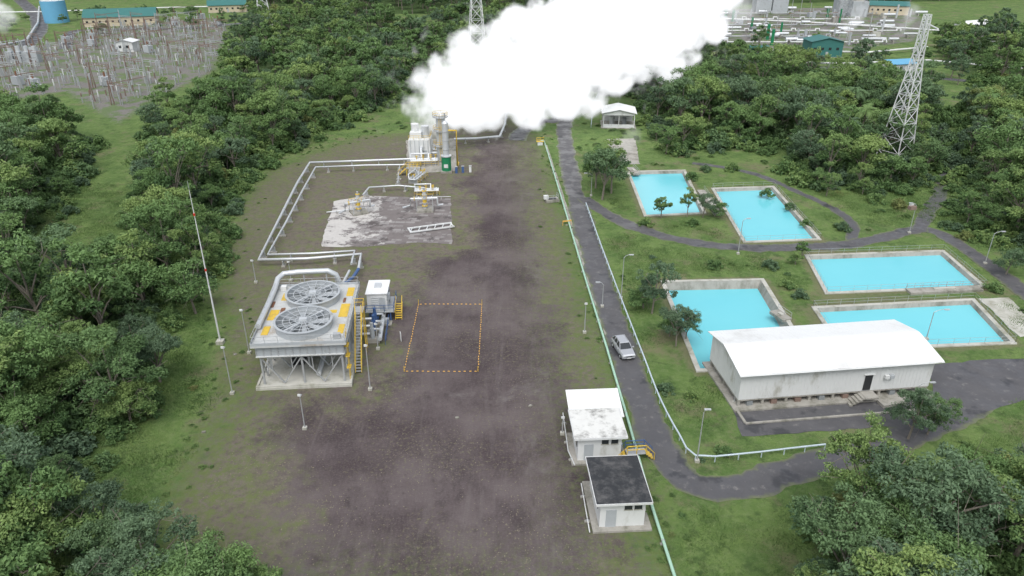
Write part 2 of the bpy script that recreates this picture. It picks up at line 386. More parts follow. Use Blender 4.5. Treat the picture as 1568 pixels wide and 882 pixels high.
# ---------------------------------------------------------------- cooling tower
def cooling_tower():
    R=empty('cooling_tower',(-25.3,80.9,0),math.radians(4.5))
    W,D=10.0,14.6
    b=MB(); b.box((0,0,0.15),(11.2,15.8,0.3),'concw')
    for x,y,sx,sy in((0,-7.7,11.2,0.25),(0,7.7,11.2,0.25),(-5.45,0,0.25,15.2),(5.45,0,0.25,15.2)): b.box((x,y,0.4),(sx,sy,0.2),'concw')
    b.done('basin',parent=R)
    b=MB(); ZL=4.15
    ys=[-7,-3.5,0,3.5,7]
    for x in (-4.7,0,4.7):
        for y in ys: b.box((x,y,(ZL+0.3)/2),(0.22,0.22,ZL-0.3),'steel')
    for y in ys:
        b.box((0,y,ZL-0.1),(9.7,0.2,0.22),'steel')
        for s in(-1,1):
            b.tube([(s*4.7,y,ZL-0.2),(s*2.35,y,0.4)],0.1,'steel',4); b.tube([(0,y,ZL-0.2),(s*2.35,y,0.4)],0.1,'steel',4)
            b.tube([(s*3.5,y,ZL-0.2),(s*3.5,y,2.3)],0.07,'steel',4); b.tube([(s*1.2,y,ZL-0.2),(s*1.2,y,2.3)],0.07,'steel',4)
    for x in(-4.7,4.7):
        b.box((x,0,ZL-0.1),(0.2,14.2,0.22),'steel')
        for y0,y1 in zip(ys[:-1],ys[1:]):
            m=(y0+y1)/2; b.tube([(x,y0,ZL-0.2),(x,m,0.4)],0.1,'steel',4); b.tube([(x,y1,ZL-0.2),(x,m,0.4)],0.1,'steel',4)
    b.tube([(1.5,-6,0.8),(1.5,6,0.8)],0.3,'silver',10); b.box((-1.5,-2,0.7),(1.5,2,0.8),'dark')
    b.done('legs',parent=R)
    b=MB(); b.box((0,0,4.95),(W,D,1.56),'grey')
    n=12
    for i in range(n+1):
        x=-W/2+W*i/n
        for s in(-1,1): b.box((x,s*(D/2+0.04),4.95),(0.08,0.08,1.55),'steel')
    for i in range(17):
        y=-D/2+D*i/16
        for s in(-1,1): b.box((s*(W/2+0.04),y,4.95),(0.08,0.08,1.55),'steel')
    for z in(4.3,5.6):
        for s in(-1,1): b.box((0,s*(D/2+0.06),z),(W+0.2,0.1,0.14),'white'); b.box((s*(W/2+0.06),0,z),(0.1,D,0.14),'white')
    b.box((0,0,5.85),(W+0.9,D+0.9,0.26),'deck')
    for s in(-1,1):
        b.box((0,s*(D/2+0.42),6.15),(W+0.86,0.06,0.34),'grey'); b.box((s*(W/2+0.42),0,6.15),(0.06,D+0.8,0.34),'grey')
    b.done('casing',parent=R)
    b=MB(); z=5.98
    for x,y,sx,sy in((-4.3,-0.3,1.1,2.6),(4.3,0.3,1.1,3.4),(2.4,0.1,2.0,0.7),(-3.7,4.6,0.9,2.0),(4.5,5.4,0.9,2.4),(-4.4,-4.2,0.8,2.0),(4.5,-4.4,0.7,2.2),(-2.0,7.0,2.0,0.5)): b.box((x,y,z+0.03),(sx,sy,0.06),'yellow')
    for x,y,sx,sy in((-2.7,0.2,1.8,0.4),(0.3,0,1.5,0.3),(-4.9,2.5,0.3,1.5),(4.0,3,0.3,1.2),(-3.4,1.0,0.5,0.8)): b.box((x,y,z+0.05),(sx,sy,0.1),'rust')
    b.rail([(-5.3,-7.6,6.0),(5.3,-7.6,6.0),(5.3,7.6,6.0),(-5.3,7.6,6.0)],1.1,'steel',1.5,0.03,closed=True)
    b.box((4.3,-6.6,6.3),(0.8,0.6,0.7),'steel'); b.box((-4.3,6.6,6.3),(0.7,0.7,0.6),'white')
    b.done('deck_fittings',parent=R)
    for fy in(-3.55,3.6):
        b=MB(); zt=6.95
        b.ring((0,fy),3.15,3.3,5.98,zt,'grey',48,1.03); b.ring((0,fy),3.2,3.5,zt,zt+0.12,'grey',48)
        vs=[(3.14*math.cos(2*math.pi*i/40),fy+3.14*math.sin(2*math.pi*i/40),6.0) for i in range(40)]
        b.add(vs,[tuple(range(40))],'louv')
        for i in range(8):
            q=2*math.pi*i/8+0.2; cq,sq=math.cos(q),math.sin(q)
            v=[]
            for r,w,zz in((0.6,0.2,0.12),(2.95,0.36,0.2)):
                for s in(-1,1): v.append((cq*r-sq*w*s,fy+sq*r+cq*w*s,6.5+zz*s*0.6))
            b.add(v+[(x,y,zq-0.05) for x,y,zq in v],[(0,1,3,2),(4,6,7,5),(0,2,6,4),(1,5,7,3),(2,3,7,6)],'grey')
        b.tube([(0,fy,6.0),(0,fy,6.75)],0.55,'steel',16)
        for i in range(16):
            q=2*math.pi*i/16; b.tube([(0.3*math.cos(q),fy+0.3*math.sin(q),zt+0.02),(3.25*math.cos(q),fy+3.25*math.sin(q),zt+0.02)],0.035,'silver',4)
        for rr in(0.9,1.6,2.4): b.ring((0,fy),rr,rr+0.06,zt,zt+0.05,'silver',32)
        b.box((0,fy,6.78),(6.3,0.24,0.2),'silver',0.9); b.box((0,fy,6.98),(0.9,0.6,0.4),'silver')
        b.done('fan_stack',parent=R)
    b=MB()
    b.tube([(2.6,9.0,0.5),(2.6,9.0,5.6),(2.2,8.95,6.9),(1.2,8.8,7.6),(-2.6,8.7,7.6),(-4.6,8.5,7.5),(-5.2,7.6,7.2),(-5.3,6.4,6.7),(-5.3,2,6.5),(-5.3,-4,6.5)],0.36,'silver',12)
    for x in(-2,1): b.box((x,8.7,3.6),(0.15,0.15,7.2),'steel')
    b.done('riser_pipe',parent=R)
    b=MB()
    for sx in(5.75,6.5):
        b.tube([(sx,-5.2,0.2),(sx,-0.4,6.0)],0.06,'yellow',4)
        b.tube([(sx,-5.2,1.2),(sx,-0.4,7.0)],0.045,'yellow',5)
        for i in range(6):
            t=i/5; b.tube([(sx,-5.2+4.8*t,0.2+5.8*t),(sx,-5.2+4.8*t,1.2+5.8*t)],0.03,'yellow',4)
    for i in range(20):
        t=(i+0.5)/20; b.box((6.12,-5.2+4.8*t,0.2+5.8*t),(0.7,0.22,0.04),'steel')
    b.box((6.1,0.4,5.98),(1.2,1.6,0.08),'steel'); b.rail([(6.7,-0.4,6.0),(6.7,1.2,6.0),(5.5,1.2,6.0)],1.1,'yellow',1,0.04)
    for p in((6.6,-0.2),(6.6,1.1)): b.box((p[0],p[1],3),(0.12,0.12,6),'yellow')
    for z in (2,3.6,5.0): b.box((5.3,-6.5,z),(0.5,0.9,0.08),'yellow')
    b.tube([(5.35,-6.9,0.3),(5.35,-6.9,7)],0.05,'yellow',4); b.tube([(5.35,-6.2,0.3),(5.35,-6.2,7)],0.05,'yellow',4)
    b.done('access_stair',parent=R)
    b=MB()
    for y,k in((2.5,'grey'),(4.6,'blue'),(6.6,'blue')):
        b.box((7.2,y,0.3),(1.8,0.9,0.6),'conc'); b.tube([(7.2,y-0.1,0.6),(7.2,y-0.1,2.1)],0.3,k,12); b.tube([(7.2,y-0.1,2.1),(7.2,y-0.1,2.9)],0.2,k,12)
        b.tube([(7.2,y,1.2),(5.4,y,1.2)],0.2,'silver',10)
        b.tube([(7.2,y,1.9),(8.2,y,1.9),(8.2,y,0.9),(8.2,8.6,0.9)],0.16,'silver',8)
    b.tube([(8.2,1.5,0.9),(8.2,11.5,0.9)],0.3,'silver',10)
    b.rail([(8.9,1.5,0),(8.9,8,0)],1.1,'blue',1.2,0.04)
    b.done('circulation_pumps',parent=R)
cooling_tower()
# ---------------------------------------------------------------- switch room
def switch_room():
    x,y=G(583,490); R=empty('electrical_switch_room',(x,y+1.5,0),math.radians(3))
    b=MB()
    for a in(-1.4,1.4):
        for c in(-1.9,1.9): b.box((a,c,0.8),(0.18,0.18,1.6),'blue')
    b.box((0,0,1.65),(3.9,4.6,0.12),'steel')
    b.box((-0.3,0.1,3.0),(2.7,4.0,2.5),'white'); b.box((-0.3,0.1,4.32),(3.0,4.3,0.12),'roofw')
    b.box((-0.3,0.3,4.5),(0.9,1.2,0.25),'silver')
    for i in range(6): b.box((-0.3,-1.93,2.2+i*0.3),(1.6,0.05,0.06),'grey')
    b.box((0.4,-1.93,2.7),(0.8,0.06,1.9),'grey'); b.box((1.08,0.8,2.7),(0.06,0.9,1.9),'louv'); b.box((1.2,-0.8,3.4),(0.35,0.9,0.7),'grey')
    b.rail([(-1.9,-2.25,1.7),(1.9,-2.25,1.7),(1.9,2.2,1.7)],1.0,'blue',1.0,0.04)
    for i in range(7): b.box((2.4,-1.4+i*0.28,0.25+i*0.22),(0.9,0.28,0.05),'yellow')
    for s in(1.95,2.85): b.tube([(s,-1.5,1.1),(s,0.6,2.7)],0.05,'yellow',5); b.tube([(s,-1.5,0.0),(s,0.6,1.7)],0.05,'yellow',5)
    b.box((-0.6,-2.6,0.5),(0.9,0.7,1.0),'blue'); b.box((0.9,-2.7,0.45),(0.7,0.6,0.9),'grey'); b.box((0.0,-2.6,0.1),(3.2,1.2,0.2),'conc')
    b.done('cabin',parent=R)
switch_room()
# ---------------------------------------------------------------- pipelines on pad
def pipeline(name,px,r,z,k='silver',sup=5.0,seg=10,end=None,foot=1.0):
    P=[(*G(p[0],p[1],z),z) for p in px]
    b=MB(); b.tube(P if end is None else P+end,r,k,seg)
    for a,c in zip(P[:-1],P[1:]):
        L=math.dist(a,c); m=max(1,int(L/sup)); an=math.atan2(c[1]-a[1],c[0]-a[0])
        for i in range(m):
            t=(i+0.5)/m; q=[a[j]+(c[j]-a[j])*t for j in range(3)]
            b.box((q[0],q[1],0.1*foot),(0.6*foot,1.1*foot,0.2*foot),'conc',an); b.box((q[0],q[1],(z-r+0.2*foot)/2),(0.16*foot,0.7*foot,max(0.05,z-r-0.2*foot)),'steel',an)
            b.tube([Vector(q)-Vector((math.cos(an),math.sin(an),0))*0.06,Vector(q)+Vector((math.cos(an),math.sin(an),0))*0.06],r*1.16,'steel',seg)
    return b.done(name)
pipeline('insulated_pipeline',[(638,243),(560,246),(474,249),(455,280),(430,330),(396,398),(470,396),(553,389),(549,412)],0.24,1.2)
pipeline('insulated_pipeline',[(625,252),(560,253),(483,256),(464,290),(438,340),(410,390),(480,388),(543,384),(538,404)],0.18,1.25)
b=MB(); 
p=G(549,412,1.2); b.tube([(p[0],p[1],1.2),(p[0]-0.3,p[1]-3,1.2),(p[0]-0.5,p[1]-5,1.6),(p[0]-1.5,p[1]-7.5,1.6)],0.26,'blue',10); b.tube([(p[0]-1.3,p[1]-0.6,1.2),(p[0]-1.5,p[1]-6,1.1)],0.2,'silver',10); b.done('pipe_connection')
pipeline('insulated_pipeline',[(652,288),(610,284),(565,287),(556,298)],0.17,1.1,sup=3)
pipeline('small_pipe',[(612,253),(609,280)],0.09,0.8,sup=3)
pipeline('insulated_pipeline',[(695,213),(730,212),(765,209),(773,190),(777,160)],0.3,1.2,sup=6)
pipeline('small_pipe',[(500,325),(560,318)],0.1,0.4,'silver',3,foot=0.5)
pipeline('small_pipe',[(632,302),(690,301)],0.08,0.5,'steel',3,foot=0.5)
pipeline('green_pipeline',[(822,217),(833,215),(862,310),(896,425),(930,535),(965,655),(1000,780),(1033,882),(1062,985)],0.15,0.4,'pgreen',5,8,foot=0.45)
ribbon('grass_drain',[(836,222),(866,315),(905,440),(945,560)],0.5,0.02,'conc',0.05)
x,y=G(972,702); b=MB(); b.box((0,0,0.9),(2.0,0.9,0.1),'steel'); b.rail([(-1,-0.45,0.95),(1,-0.45,0.95)],1,'yellow',0.9,0.05); b.rail([(-1,0.45,0.95),(1,0.45,0.95)],1,'blue',0.9,0.05)
for s in(-1,1):
    for i in range(3): b.box((s*(1.2+i*0.25),0,0.7-i*0.25),(0.28,0.8,0.06),'yellow')
    b.tube([(s*1,0.45,1.9),(s*1.9,0.45,0.9),(s*1.9,0.45,0)],0.05,'blue',5); b.tube([(s*1,-0.45,1.9),(s*1.9,-0.45,0.9),(s*1.9,-0.45,0)],0.05,'yellow',5)
b.done('crossover_steps',(x,y,0),0.1)
def guard(px):
    b=MB(); P=[tuple(q) for q in crom(GP(px),2.0)]
    b.tube([(q[0],q[1],0.75) for q in P],0.1,'pblue',7)
    for q in P[::1]: b.tube([(q[0],q[1],0),(q[0],q[1],0.75)],0.06,'pblue',5)
    b.done('guard_rail')
guard([(897,316),(925,395),(955,475),(985,553),(1010,618),(1040,675),(1064,706),(1130,704),(1200,696),(1262,689)])
guard([(905,195),(910,160),(925,130)])
# ---------------------------------------------------------------- wellheads
def wellhead(px,py,s=1.0,rz=0):
    x,y=G(px,py); b=MB()
    b.box((0,0,0.2),(3.2,3.0,0.4),'conc'); z=0.4
    for r,h,k in((0.35,0.5,'silver'),(0.55,0.12,'yellow'),(0.3,0.5,'silver'),(0.5,0.12,'silver'),(0.4,0.8,'yellow'),(0.5,0.12,'silver'),(0.28,0.5,'silver'),(0.48,0.12,'silver'),(0.36,0.7,'silver'),(0.45,0.1,'yellow'),(0.2,0.5,'steel')):
        b.tube([(0,0,z),(0,0,z+h)],r,k,12); z+=h
    for zz,d in((1.9,1),(3.0,-1),(1.0,1)):
        b.tube([(0,0,zz),(0,d*1.1,zz)],0.09,'steel',6)
        pts=[(0.45*math.cos(q),d*1.1,zz+0.45*math.sin(q)) for q in [2*math.pi*i/12 for i in range(13)]]; b.tube(pts,0.05,'yellow',5)
    b.tube([(-2.6,0,2.4),(2.4,0,2.4)],0.2,'silver',10)
    for a in(-1.2,-2.0,1.3): b.tube([(a,0,2.4),(a+0.14,0,2.4)],0.38,'yellow' if a<-1.5 else 'silver',12)
    b.tube([(2.4,0,2.4),(2.4,0,0.9),(3.4,0.5,0.9)],0.2,'silver',10); b.tube([(-2.6,0,2.4),(-2.8,0,1.0),(-4.2,-0.6,0.9)],0.2,'silver',10)
    for a,c in((-1.5,-1.4),(1.5,-1.4),(1.5,1.4),(-1.5,1.4)): b.box((a,c,1.5),(0.1,0.1,2.4),'steel')
    b.box((0,-1.4,2.7),(3.1,0.08,0.08),'steel'); b.box((0,1.4,2.7),(3.1,0.08,0.08),'yellow')
    o=b.done('wellhead',(x,y,0),rz); o.scale=(s,s,s)
wellhead(651,322,1.0,0.1); wellhead(550,326,0.95,0.5)
def valve_skid(px,py,rz,s=1):
    x,y=G(px,py); b=MB()
    for c in(-0.7,0.1,0.9):
        b.tube([(-3,c,1.1),(3,c,1.1)],0.17,'silver',10)
        for a in(-2,-0.5,1.2,2.3):
            b.tube([(a,c,1.1),(a+0.16,c,1.1)],0.34,'silver',12)
            if random.random()<0.6: b.tube([(a+0.3,c,1.1),(a+0.3,c,2.0)],0.1,'yellow',8); b.ring((a+0.3,c),0.28,0.34,1.95,2.02,'yellow',14)
    b.tube([(-3,-0.7,1.1),(-3,1.0,1.1),(-3,1.0,2.3),(1,1.0,2.3),(1,0.1,1.1)],0.2,'silver',10)
    for a in(-2.5,0,2.5): b.box((a,0.1,0.45),(0.2,2.4,0.9),'steel')
    b.rail([(-3.2,-1.3,0),(3.2,-1.3,0)],1.1,'yellow',1.4,0.035)
    o=b.done('valve_skid',(x,y,0),rz); o.scale=(s,s,s)
valve_skid(654,297,0.1,0.8); valve_skid(640,276,1.3,0.9); valve_skid(650,252,0.1); valve_skid(668,234,0.1,0.8)
x,y=G(660,351); b=MB()
for s in(-1,1): b.box((0,s*0.95,0.35),(8.2,0.26,0.22),'white')
for i in range(6): b.tube([(-4+i*1.45,-0.9,0.35),(-3.2+i*1.45,0.9,0.35)],0.1,'white',5)
for a in(-3.9,3.9): b.box((a,0,0.3),(0.25,1.9,0.25),'white')
b.done('steel_lattice_frame',(x,y,0),math.radians(20))
# ---------------------------------------------------------------- separator station
def station():
    x,y=G(684,263); b=MB()
    b.box((0,0,0.2),(2.4,2.4,0.4),'conc')
    b.tube([(0,0,0.4),(0,0,3.6)],1.05,'green',18); b.tube([(0,0,3.6),(0,0,10.8)],0.7,'silver',18); b.tube([(0,0,3.55),(0,0,3.75)],1.2,'silver',18)
    for z in(5,7,9): b.tube([(0,0,z),(0,0,z+0.12)],0.78,'steel',18)
    b.tube([(0,0,10.8),(0,0,11.3)],0.7,'silver',18,r2=0.25); b.tube([(0,0,11.3),(0,0,13)],0.14,'steel',8)
    b.tube([(0.6,0,9.2),(2.4,0,9.2),(2.4,0,1.2),(2.4,3,1.2)],0.2,'yellow',10)
    b.box((0,-1.07,1.6),(0.9,0.03,0.8),'white')
    b.done('steam_separator',(x,y,0))
    x,y=G(677,246); b=MB()
    b.box((0,0,0.2),(3,3,0.4),'conc'); b.tube([(0,0,0.4),(0,0,10.6)],1.05,'silver',20); b.tube([(0,0,10.6),(0,0,11.1)],1.05,'silver',20,r2=0.5)
    for z in(3.6,7,10.1):
        b.ring((0,0),1.06,1.8,z,z+0.08,'steel',20)
        b.rail([(1.75*math.cos(q),1.75*math.sin(q),z+0.08) for q in [2*math.pi*i/8 for i in range(8)]],1.0,'yellow',1.4,0.04,closed=True)
    for s in(-0.25,0.25): b.tube([(s,-1.35,0.4),(s,-1.35,10.2)],0.04,'yellow',5)
    for i in range(24): b.tube([(-0.25,-1.35,0.6+i*0.4),(0.25,-1.35,0.6+i*0.4)],0.03,'yellow',4)
    b.done('scrubber_column',(x,y,0))
    x,y=G(645,240); b=MB()
    b.box((0,0,2.3),(5.0,5.0,4.6),'white'); b.box((-0.9,0.4,5.3),(2.6,3.4,1.4),'white'); b.tube([(1.2,0.5,4.6),(1.2,0.5,7.2)],0.9,'silver',18); b.tube([(-1.2,0.8,6.0),(-1.2,0.8,7.6)],0.9,'white',18)
    for i in range(5): b.box((-2.52,-2+i,2.3),(0.08,0.14,4.5),'grey'); b.box((-2+i,-2.52,2.3),(0.14,0.08,4.5),'grey')
    b.box((1.2,-2.53,1.2),(1.0,0.06,2.1),'grey')
    b.rail([(-2.4,-2.4,4.6),(2.4,-2.4,4.6),(2.4,2.4,4.6)],1,'yellow',1.2,0.04)
    b.tube([(2.5,-1,1.2),(4.6,-1,1.2)],0.35,'silver',12); b.tube([(0.5,-2.5,3),(0.5,-3.6,3),(0.5,-3.6,1.0),(0.5,-6,1.0)],0.28,'silver',10)
    b.done('steam_silencer',(x,y,0))
    x,y=G(634,268); b=MB()
    b.box((0,0,1.6),(3.2,1.4,0.1),'steel'); b.rail([(-1.6,-0.7,1.65),(1.6,-0.7,1.65),(1.6,0.7,1.65),(-1.6,0.7,1.65)],1.0,'yellow',0.8,0.05,closed=True)
    for i in range(7): b.box((-1.8-i*0.22,0,1.4-i*0.2),(0.26,1.2,0.06),'yellow')
    for s in(-0.6,0.6): b.tube([(-1.6,s,2.6),(-3.3,s,1.0),(-3.3,s,0)],0.06,'yellow',5)
    for a in(-1.5,1.5):
        for c in(-0.6,0.6): b.box((a,c,0.8),(0.12,0.12,1.6),'yellow')
    b.done('access_platform',(x,y,0))
station()
x,y=G(692,262); 
b=MB()
for i,(a,c) in enumerate(((0,0),(1.6,0.3),(-1.4,-0.4))): b.box((a,c,0.7),(0.5,0.4,1.4),'blue' if i!=1 else 'white'); b.box((a,c,1.45),(0.6,0.5,0.08),'steel')
b.done('control_cabinets',(x+2.5,y-1,0))
# ---------------------------------------------------------------- poles
def pole(name,bp,top,r=0.06,k='steel',arm=None,head=True,foot=True):
    x,y=G(*bp); h=max(2,ZH(y,top)); b=MB()
    b.tube([(0,0,0),(0,0,h)],r*1.3,k,7,r2=r*0.8)
    if foot: b.box((0,0,0.15),(0.45,0.45,0.3),'concw')
    if arm:
        a=arm; b.tube([(0,0,h-0.05),(a*0.3,0,h+0.25),(a*0.7,0,h+0.4),(a,0,h+0.42)],r*0.7,k,6); b.box((a*1.15,0,h+0.4),(0.65,0.22,0.1),'silver'); b.box((a*1.15,0,h+0.325),(0.45,0.16,0.03),'white')
    elif head:
        b.box((0,0,h+0.06),(0.4,0.24,0.12),'steel'); b.box((0.0,-0.2,h+0.2),(0.34,0.1,0.26),'white')
    return b.done(name,(x,y,0))
for bp,t in(((356,603),533),((382,541),476),((467,657),606),((567,597),530),((579,535),497),((895,510),466),((861,665),640),((392,433),400),((446,430),402)):
    pole('floodlight_pole',bp,t)
for bp,t,a in(((951,457),394,0.9),((1067,707),632,0.3),((1130,389),338,0.8),((1392,357),314,-0.9),((1508,404),358,1.2),((922,470),436,-0.7),((905,300),268,-1.1),((1418,520),478,1.4),((1400,618),590,1.2),((1124,618),575,1.5)):
    pole('street_lamp',bp,t,0.055,'steel',arm=a)
x,y=G(338,526); h=ZH(y,292); b=MB()
b.box((0,0,0.25),(0.9,0.9,0.5),'concw')
for i in range(10): b.tube([(0,0,h*i/10),(0,0,h*(i+1)/10)],0.12-0.009*i,'white',8)
for z in(h*0.5,h*0.85): b.tube([(0,0,z),(0,0,z+0.3)],0.13,'red',8)
b.tube([(0,0,h),(0,0,h+1.2)],0.03,'steel',5); b.done('lightning_mast',(x,y,0))
C=GP([(619,569),(732,569),(738,466),(641,466)]); b=MB()
for i in range(4):
    a,c=np.array(C[i]),np.array(C[(i+1)%4]); L=np.hypot(*(c-a)); m=int(L/0.62); an=math.atan2(*(c-a)[::-1])
    for j in range(m):
        q=a+(c-a)*(j+0.5)/m+RS.uniform(-.04,.04,2); b.box((q[0],q[1],0.05),(0.26,0.1,0.06),'orange',an+RS.uniform(-.1,.1))
    b.tube([(a[0],a[1],0),(a[0],a[1],0.8)],0.04,'yellow',6)
b.done('marked_area_boundary')
b=MB(); b.box((0,0,0.7),(0.08,0.6,1.2),'white'); b.tube([(0,-.2,0),(0,-.2,.7)],0.04,'steel',5); b.done('sign_board',(*G(614,522),0),0.3)
# ---------------------------------------------------------------- buildings
def hut(name,px0,px1,pyb,d,h,roofk,mat='white',rz=0.06,over=0.45):
    x0,y=G(px0,pyb); x1,_=G(px1,pyb); w=x1-x0
    R=empty(name,((x0+x1)/2,y+d/2,0),rz)
    b=MB(); b.box((0,0,0.1),(w+1.3,d+1.2,0.2),'conc'); b.box((0,0,h/2+0.2),(w,d,h),mat); b.done('walls',parent=R)
    b=MB(); b.box((0,0,h+0.3),(w+2*over,d+2*over,0.2),roofk)
    for s in(-1,1): b.box((0,s*(d/2+over+0.03),h+0.32),(w+2*over+0.1,0.06,0.24),mat); b.box((s*(w/2+over+0.03),0,h+0.32),(0.06,d+2*over,0.24),mat)
    b.done('roof',parent=R)
    b=MB(); b.box((-w*0.25,-d/2-0.02,1.2),(0.95,0.06,2.0),'grey'); 
    for a in(0.12,0.34): b.box((w*a,-d/2-0.02,h-0.45),(0.7,0.06,0.5),'glass'); b.box((w*a,-d/2-0.04,h-0.75),(0.8,0.1,0.06),'concw')
    for c in(-0.25,0.2): b.box((-w/2-0.02,d*c,1.9),(0.06,0.9,0.8),'glass'); b.box((w/2+0.02,d*c,1.9),(0.06,0.9,0.8),'glass')
    b.box((w/2+0.25,-d*0.1,0.7),(0.4,0.8,0.6),'silver')
    b.done('door_and_windows',parent=R)
    return R
hut('pump_house',914,983,808,5.6,2.9,'tar')
hut('chemical_dosing_house',882,948,706,4.0,2.9,'moss')
x,y=G(908,651); b=MB(); 
for a in(-2.4,2.4):
    for c in(-1.6,1.6): b.tube([(a,c,0),(a,c,2.6+0.18*c)],0.06,'steel',6)
b.add([(-2.9,-2.1,2.5),(2.9,-2.1,2.5),(2.9,2.1,3.3),(-2.9,2.1,3.3),(-2.9,-2.1,2.56),(2.9,-2.1,2.56),(2.9,2.1,3.36),(-2.9,2.1,3.36)],[(3,2,1,0),(4,5,6,7),(0,1,5,4),(1,2,6,5),(2,3,7,6),(3,0,4,7)],'roofw')
for i in range(9): b.tube([(-2.6+i*0.65,-2.1,2.58),(-2.6+i*0.65,2.1,3.38)],0.02,'white',4)
b.tube([(-1.5,0,1.2),(1.5,0,1.2)],0.7,'white',14); b.box((0,0,0.25),(4.8,3.4,0.5),'conc'); b.done('lean_to_shelter',(x,y,0),0.06)
pipeline('small_pipe',[(862,632),(870,690),(880,712)],0.06,0.3,'white',3,6,foot=0.5); pipeline('small_pipe',[(890,740),(903,815)],0.06,0.3,'white',3,6,foot=0.5)
def warehouse():
    a=np.array(G(1128,625)); c=np.array(G(1417,603)); L=np.hypot(*(c-a)); an=math.atan2(c[1]-a[1],c[0]-a[0]); D=8.8
    R=empty('warehouse',(a[0],a[1],0),an); he,hr=4.9,5.75; zb=1.0
    b=MB()
    b.box((L/2,D/2,0.12),(L+1.2,D+1.6,0.24),'conc')
    for i in range(9):
        for yy in(0.25,D/2,D-0.25): b.box((0.2+(L-0.4)*i/8,yy,zb/2+0.1),(0.3,0.3,zb-0.1),'conc')
    b.box((L/2,D/2,zb+0.02),(L,D-0.02,0.2),'conc'); b.done('plinth',parent=R)
    b=MB(); yr=D*0.52
    prof=[(0,zb+0.12),(D,zb+0.12),(D,he),(yr,hr-0.1),(0,he)]
    vs=[(0,p,z) for p,z in prof]+[(L,p,z) for p,z in prof]
    b.add(vs,[(4,3,2,1,0),(5,6,7,8,9),(0,1,6,5),(1,2,7,6),(4,0,5,9)],'white')
    nr=int(L/0.45)
    for i in range(nr+1): b.box((L*i/nr,-0.012,(he+zb)/2),(0.05,0.03,he-zb-0.2),'white')
    for i in range(18): b.box((-0.012,D*i/17,(he+zb)/2+0.1),(0.03,0.05,he-zb-0.2),'white')
    b.done('walls',parent=R)
    b=MB(); x0,x1=-0.5,L+0.7; sl=(hr-he)/yr
    prof=[(-0.55,he-0.55*sl),(yr*0.9,hr-0.06),(yr,hr),(yr*1.1,hr-0.06),(D+0.55,he-0.55*sl)]; m=len(prof); n=m-1
    vs=[(x0,p,z) for p,z in prof]+[(x1,p,z) for p,z in prof]+[(x0,p,z-0.1) for p,z in prof]+[(x1,p,z-0.1) for p,z in prof]
    fs=[(i,i+m,i+1+m,i+1) for i in range(n)]+[(i+2*m,i+1+2*m,i+1+3*m,i+3*m) for i in range(n)]+[(i,i+1,i+1+2*m,i+2*m) for i in range(n)]+[(i+m,i+3*m,i+1+3*m,i+1+m) for i in range(n)]+[(0,2*m,3*m,m),(n,n+m,n+3*m,n+2*m)]
    b.add(vs,fs,'roofw')
    for j in range(int(L/0.5)):
        xx=x0+0.3+j*0.5; b.tube([(xx,p,z+0.005) for p,z in prof],0.018,'roofw',4)
    b.tube([(x0,-0.62,he-0.22),(x1,-0.62,he-0.22)],0.07,'white',6)
    b.done('roof',parent=R)
    b=MB(); dx=L*0.665
    b.box((dx,-0.03,zb+1.25),(0.9,0.1,2.0),'dark'); b.box((dx,-0.07,zb+2.4),(1.3,0.3,0.08),'white')
    b.box((L*0.755,-0.25,3.0),(0.5,0.35,0.4),'white'); b.box((L*0.78,-0.25,3.0),(0.5,0.35,0.4),'grey')
    for i in range(5): b.box((dx-0.9-i*0.35,-0.8,zb-0.05-i*0.2),(0.4,1.2,0.2),'conc')
    b.box((dx,-0.8,zb+0.02),(1.6,1.4,0.2),'conc'); b.box((dx+2.6,-1.4,0.2),(3.0,1.2,0.4),'conc',0.1)
    for i in range(7): b.box((1.5+i*L/8,0.3,0.5),(0.7,0.6,0.5),'rustl' if i%3 else 'louv')
    b.done('door_steps_and_fittings',parent=R)
    b=MB(); b.box((L*0.5,-3.0,0.1),(L*1.02,0.25,0.18),'conc'); b.box((-0.2,-1.4,0.1),(0.3,3.0,0.2),'conc'); b.done('kerb',parent=R)
warehouse()
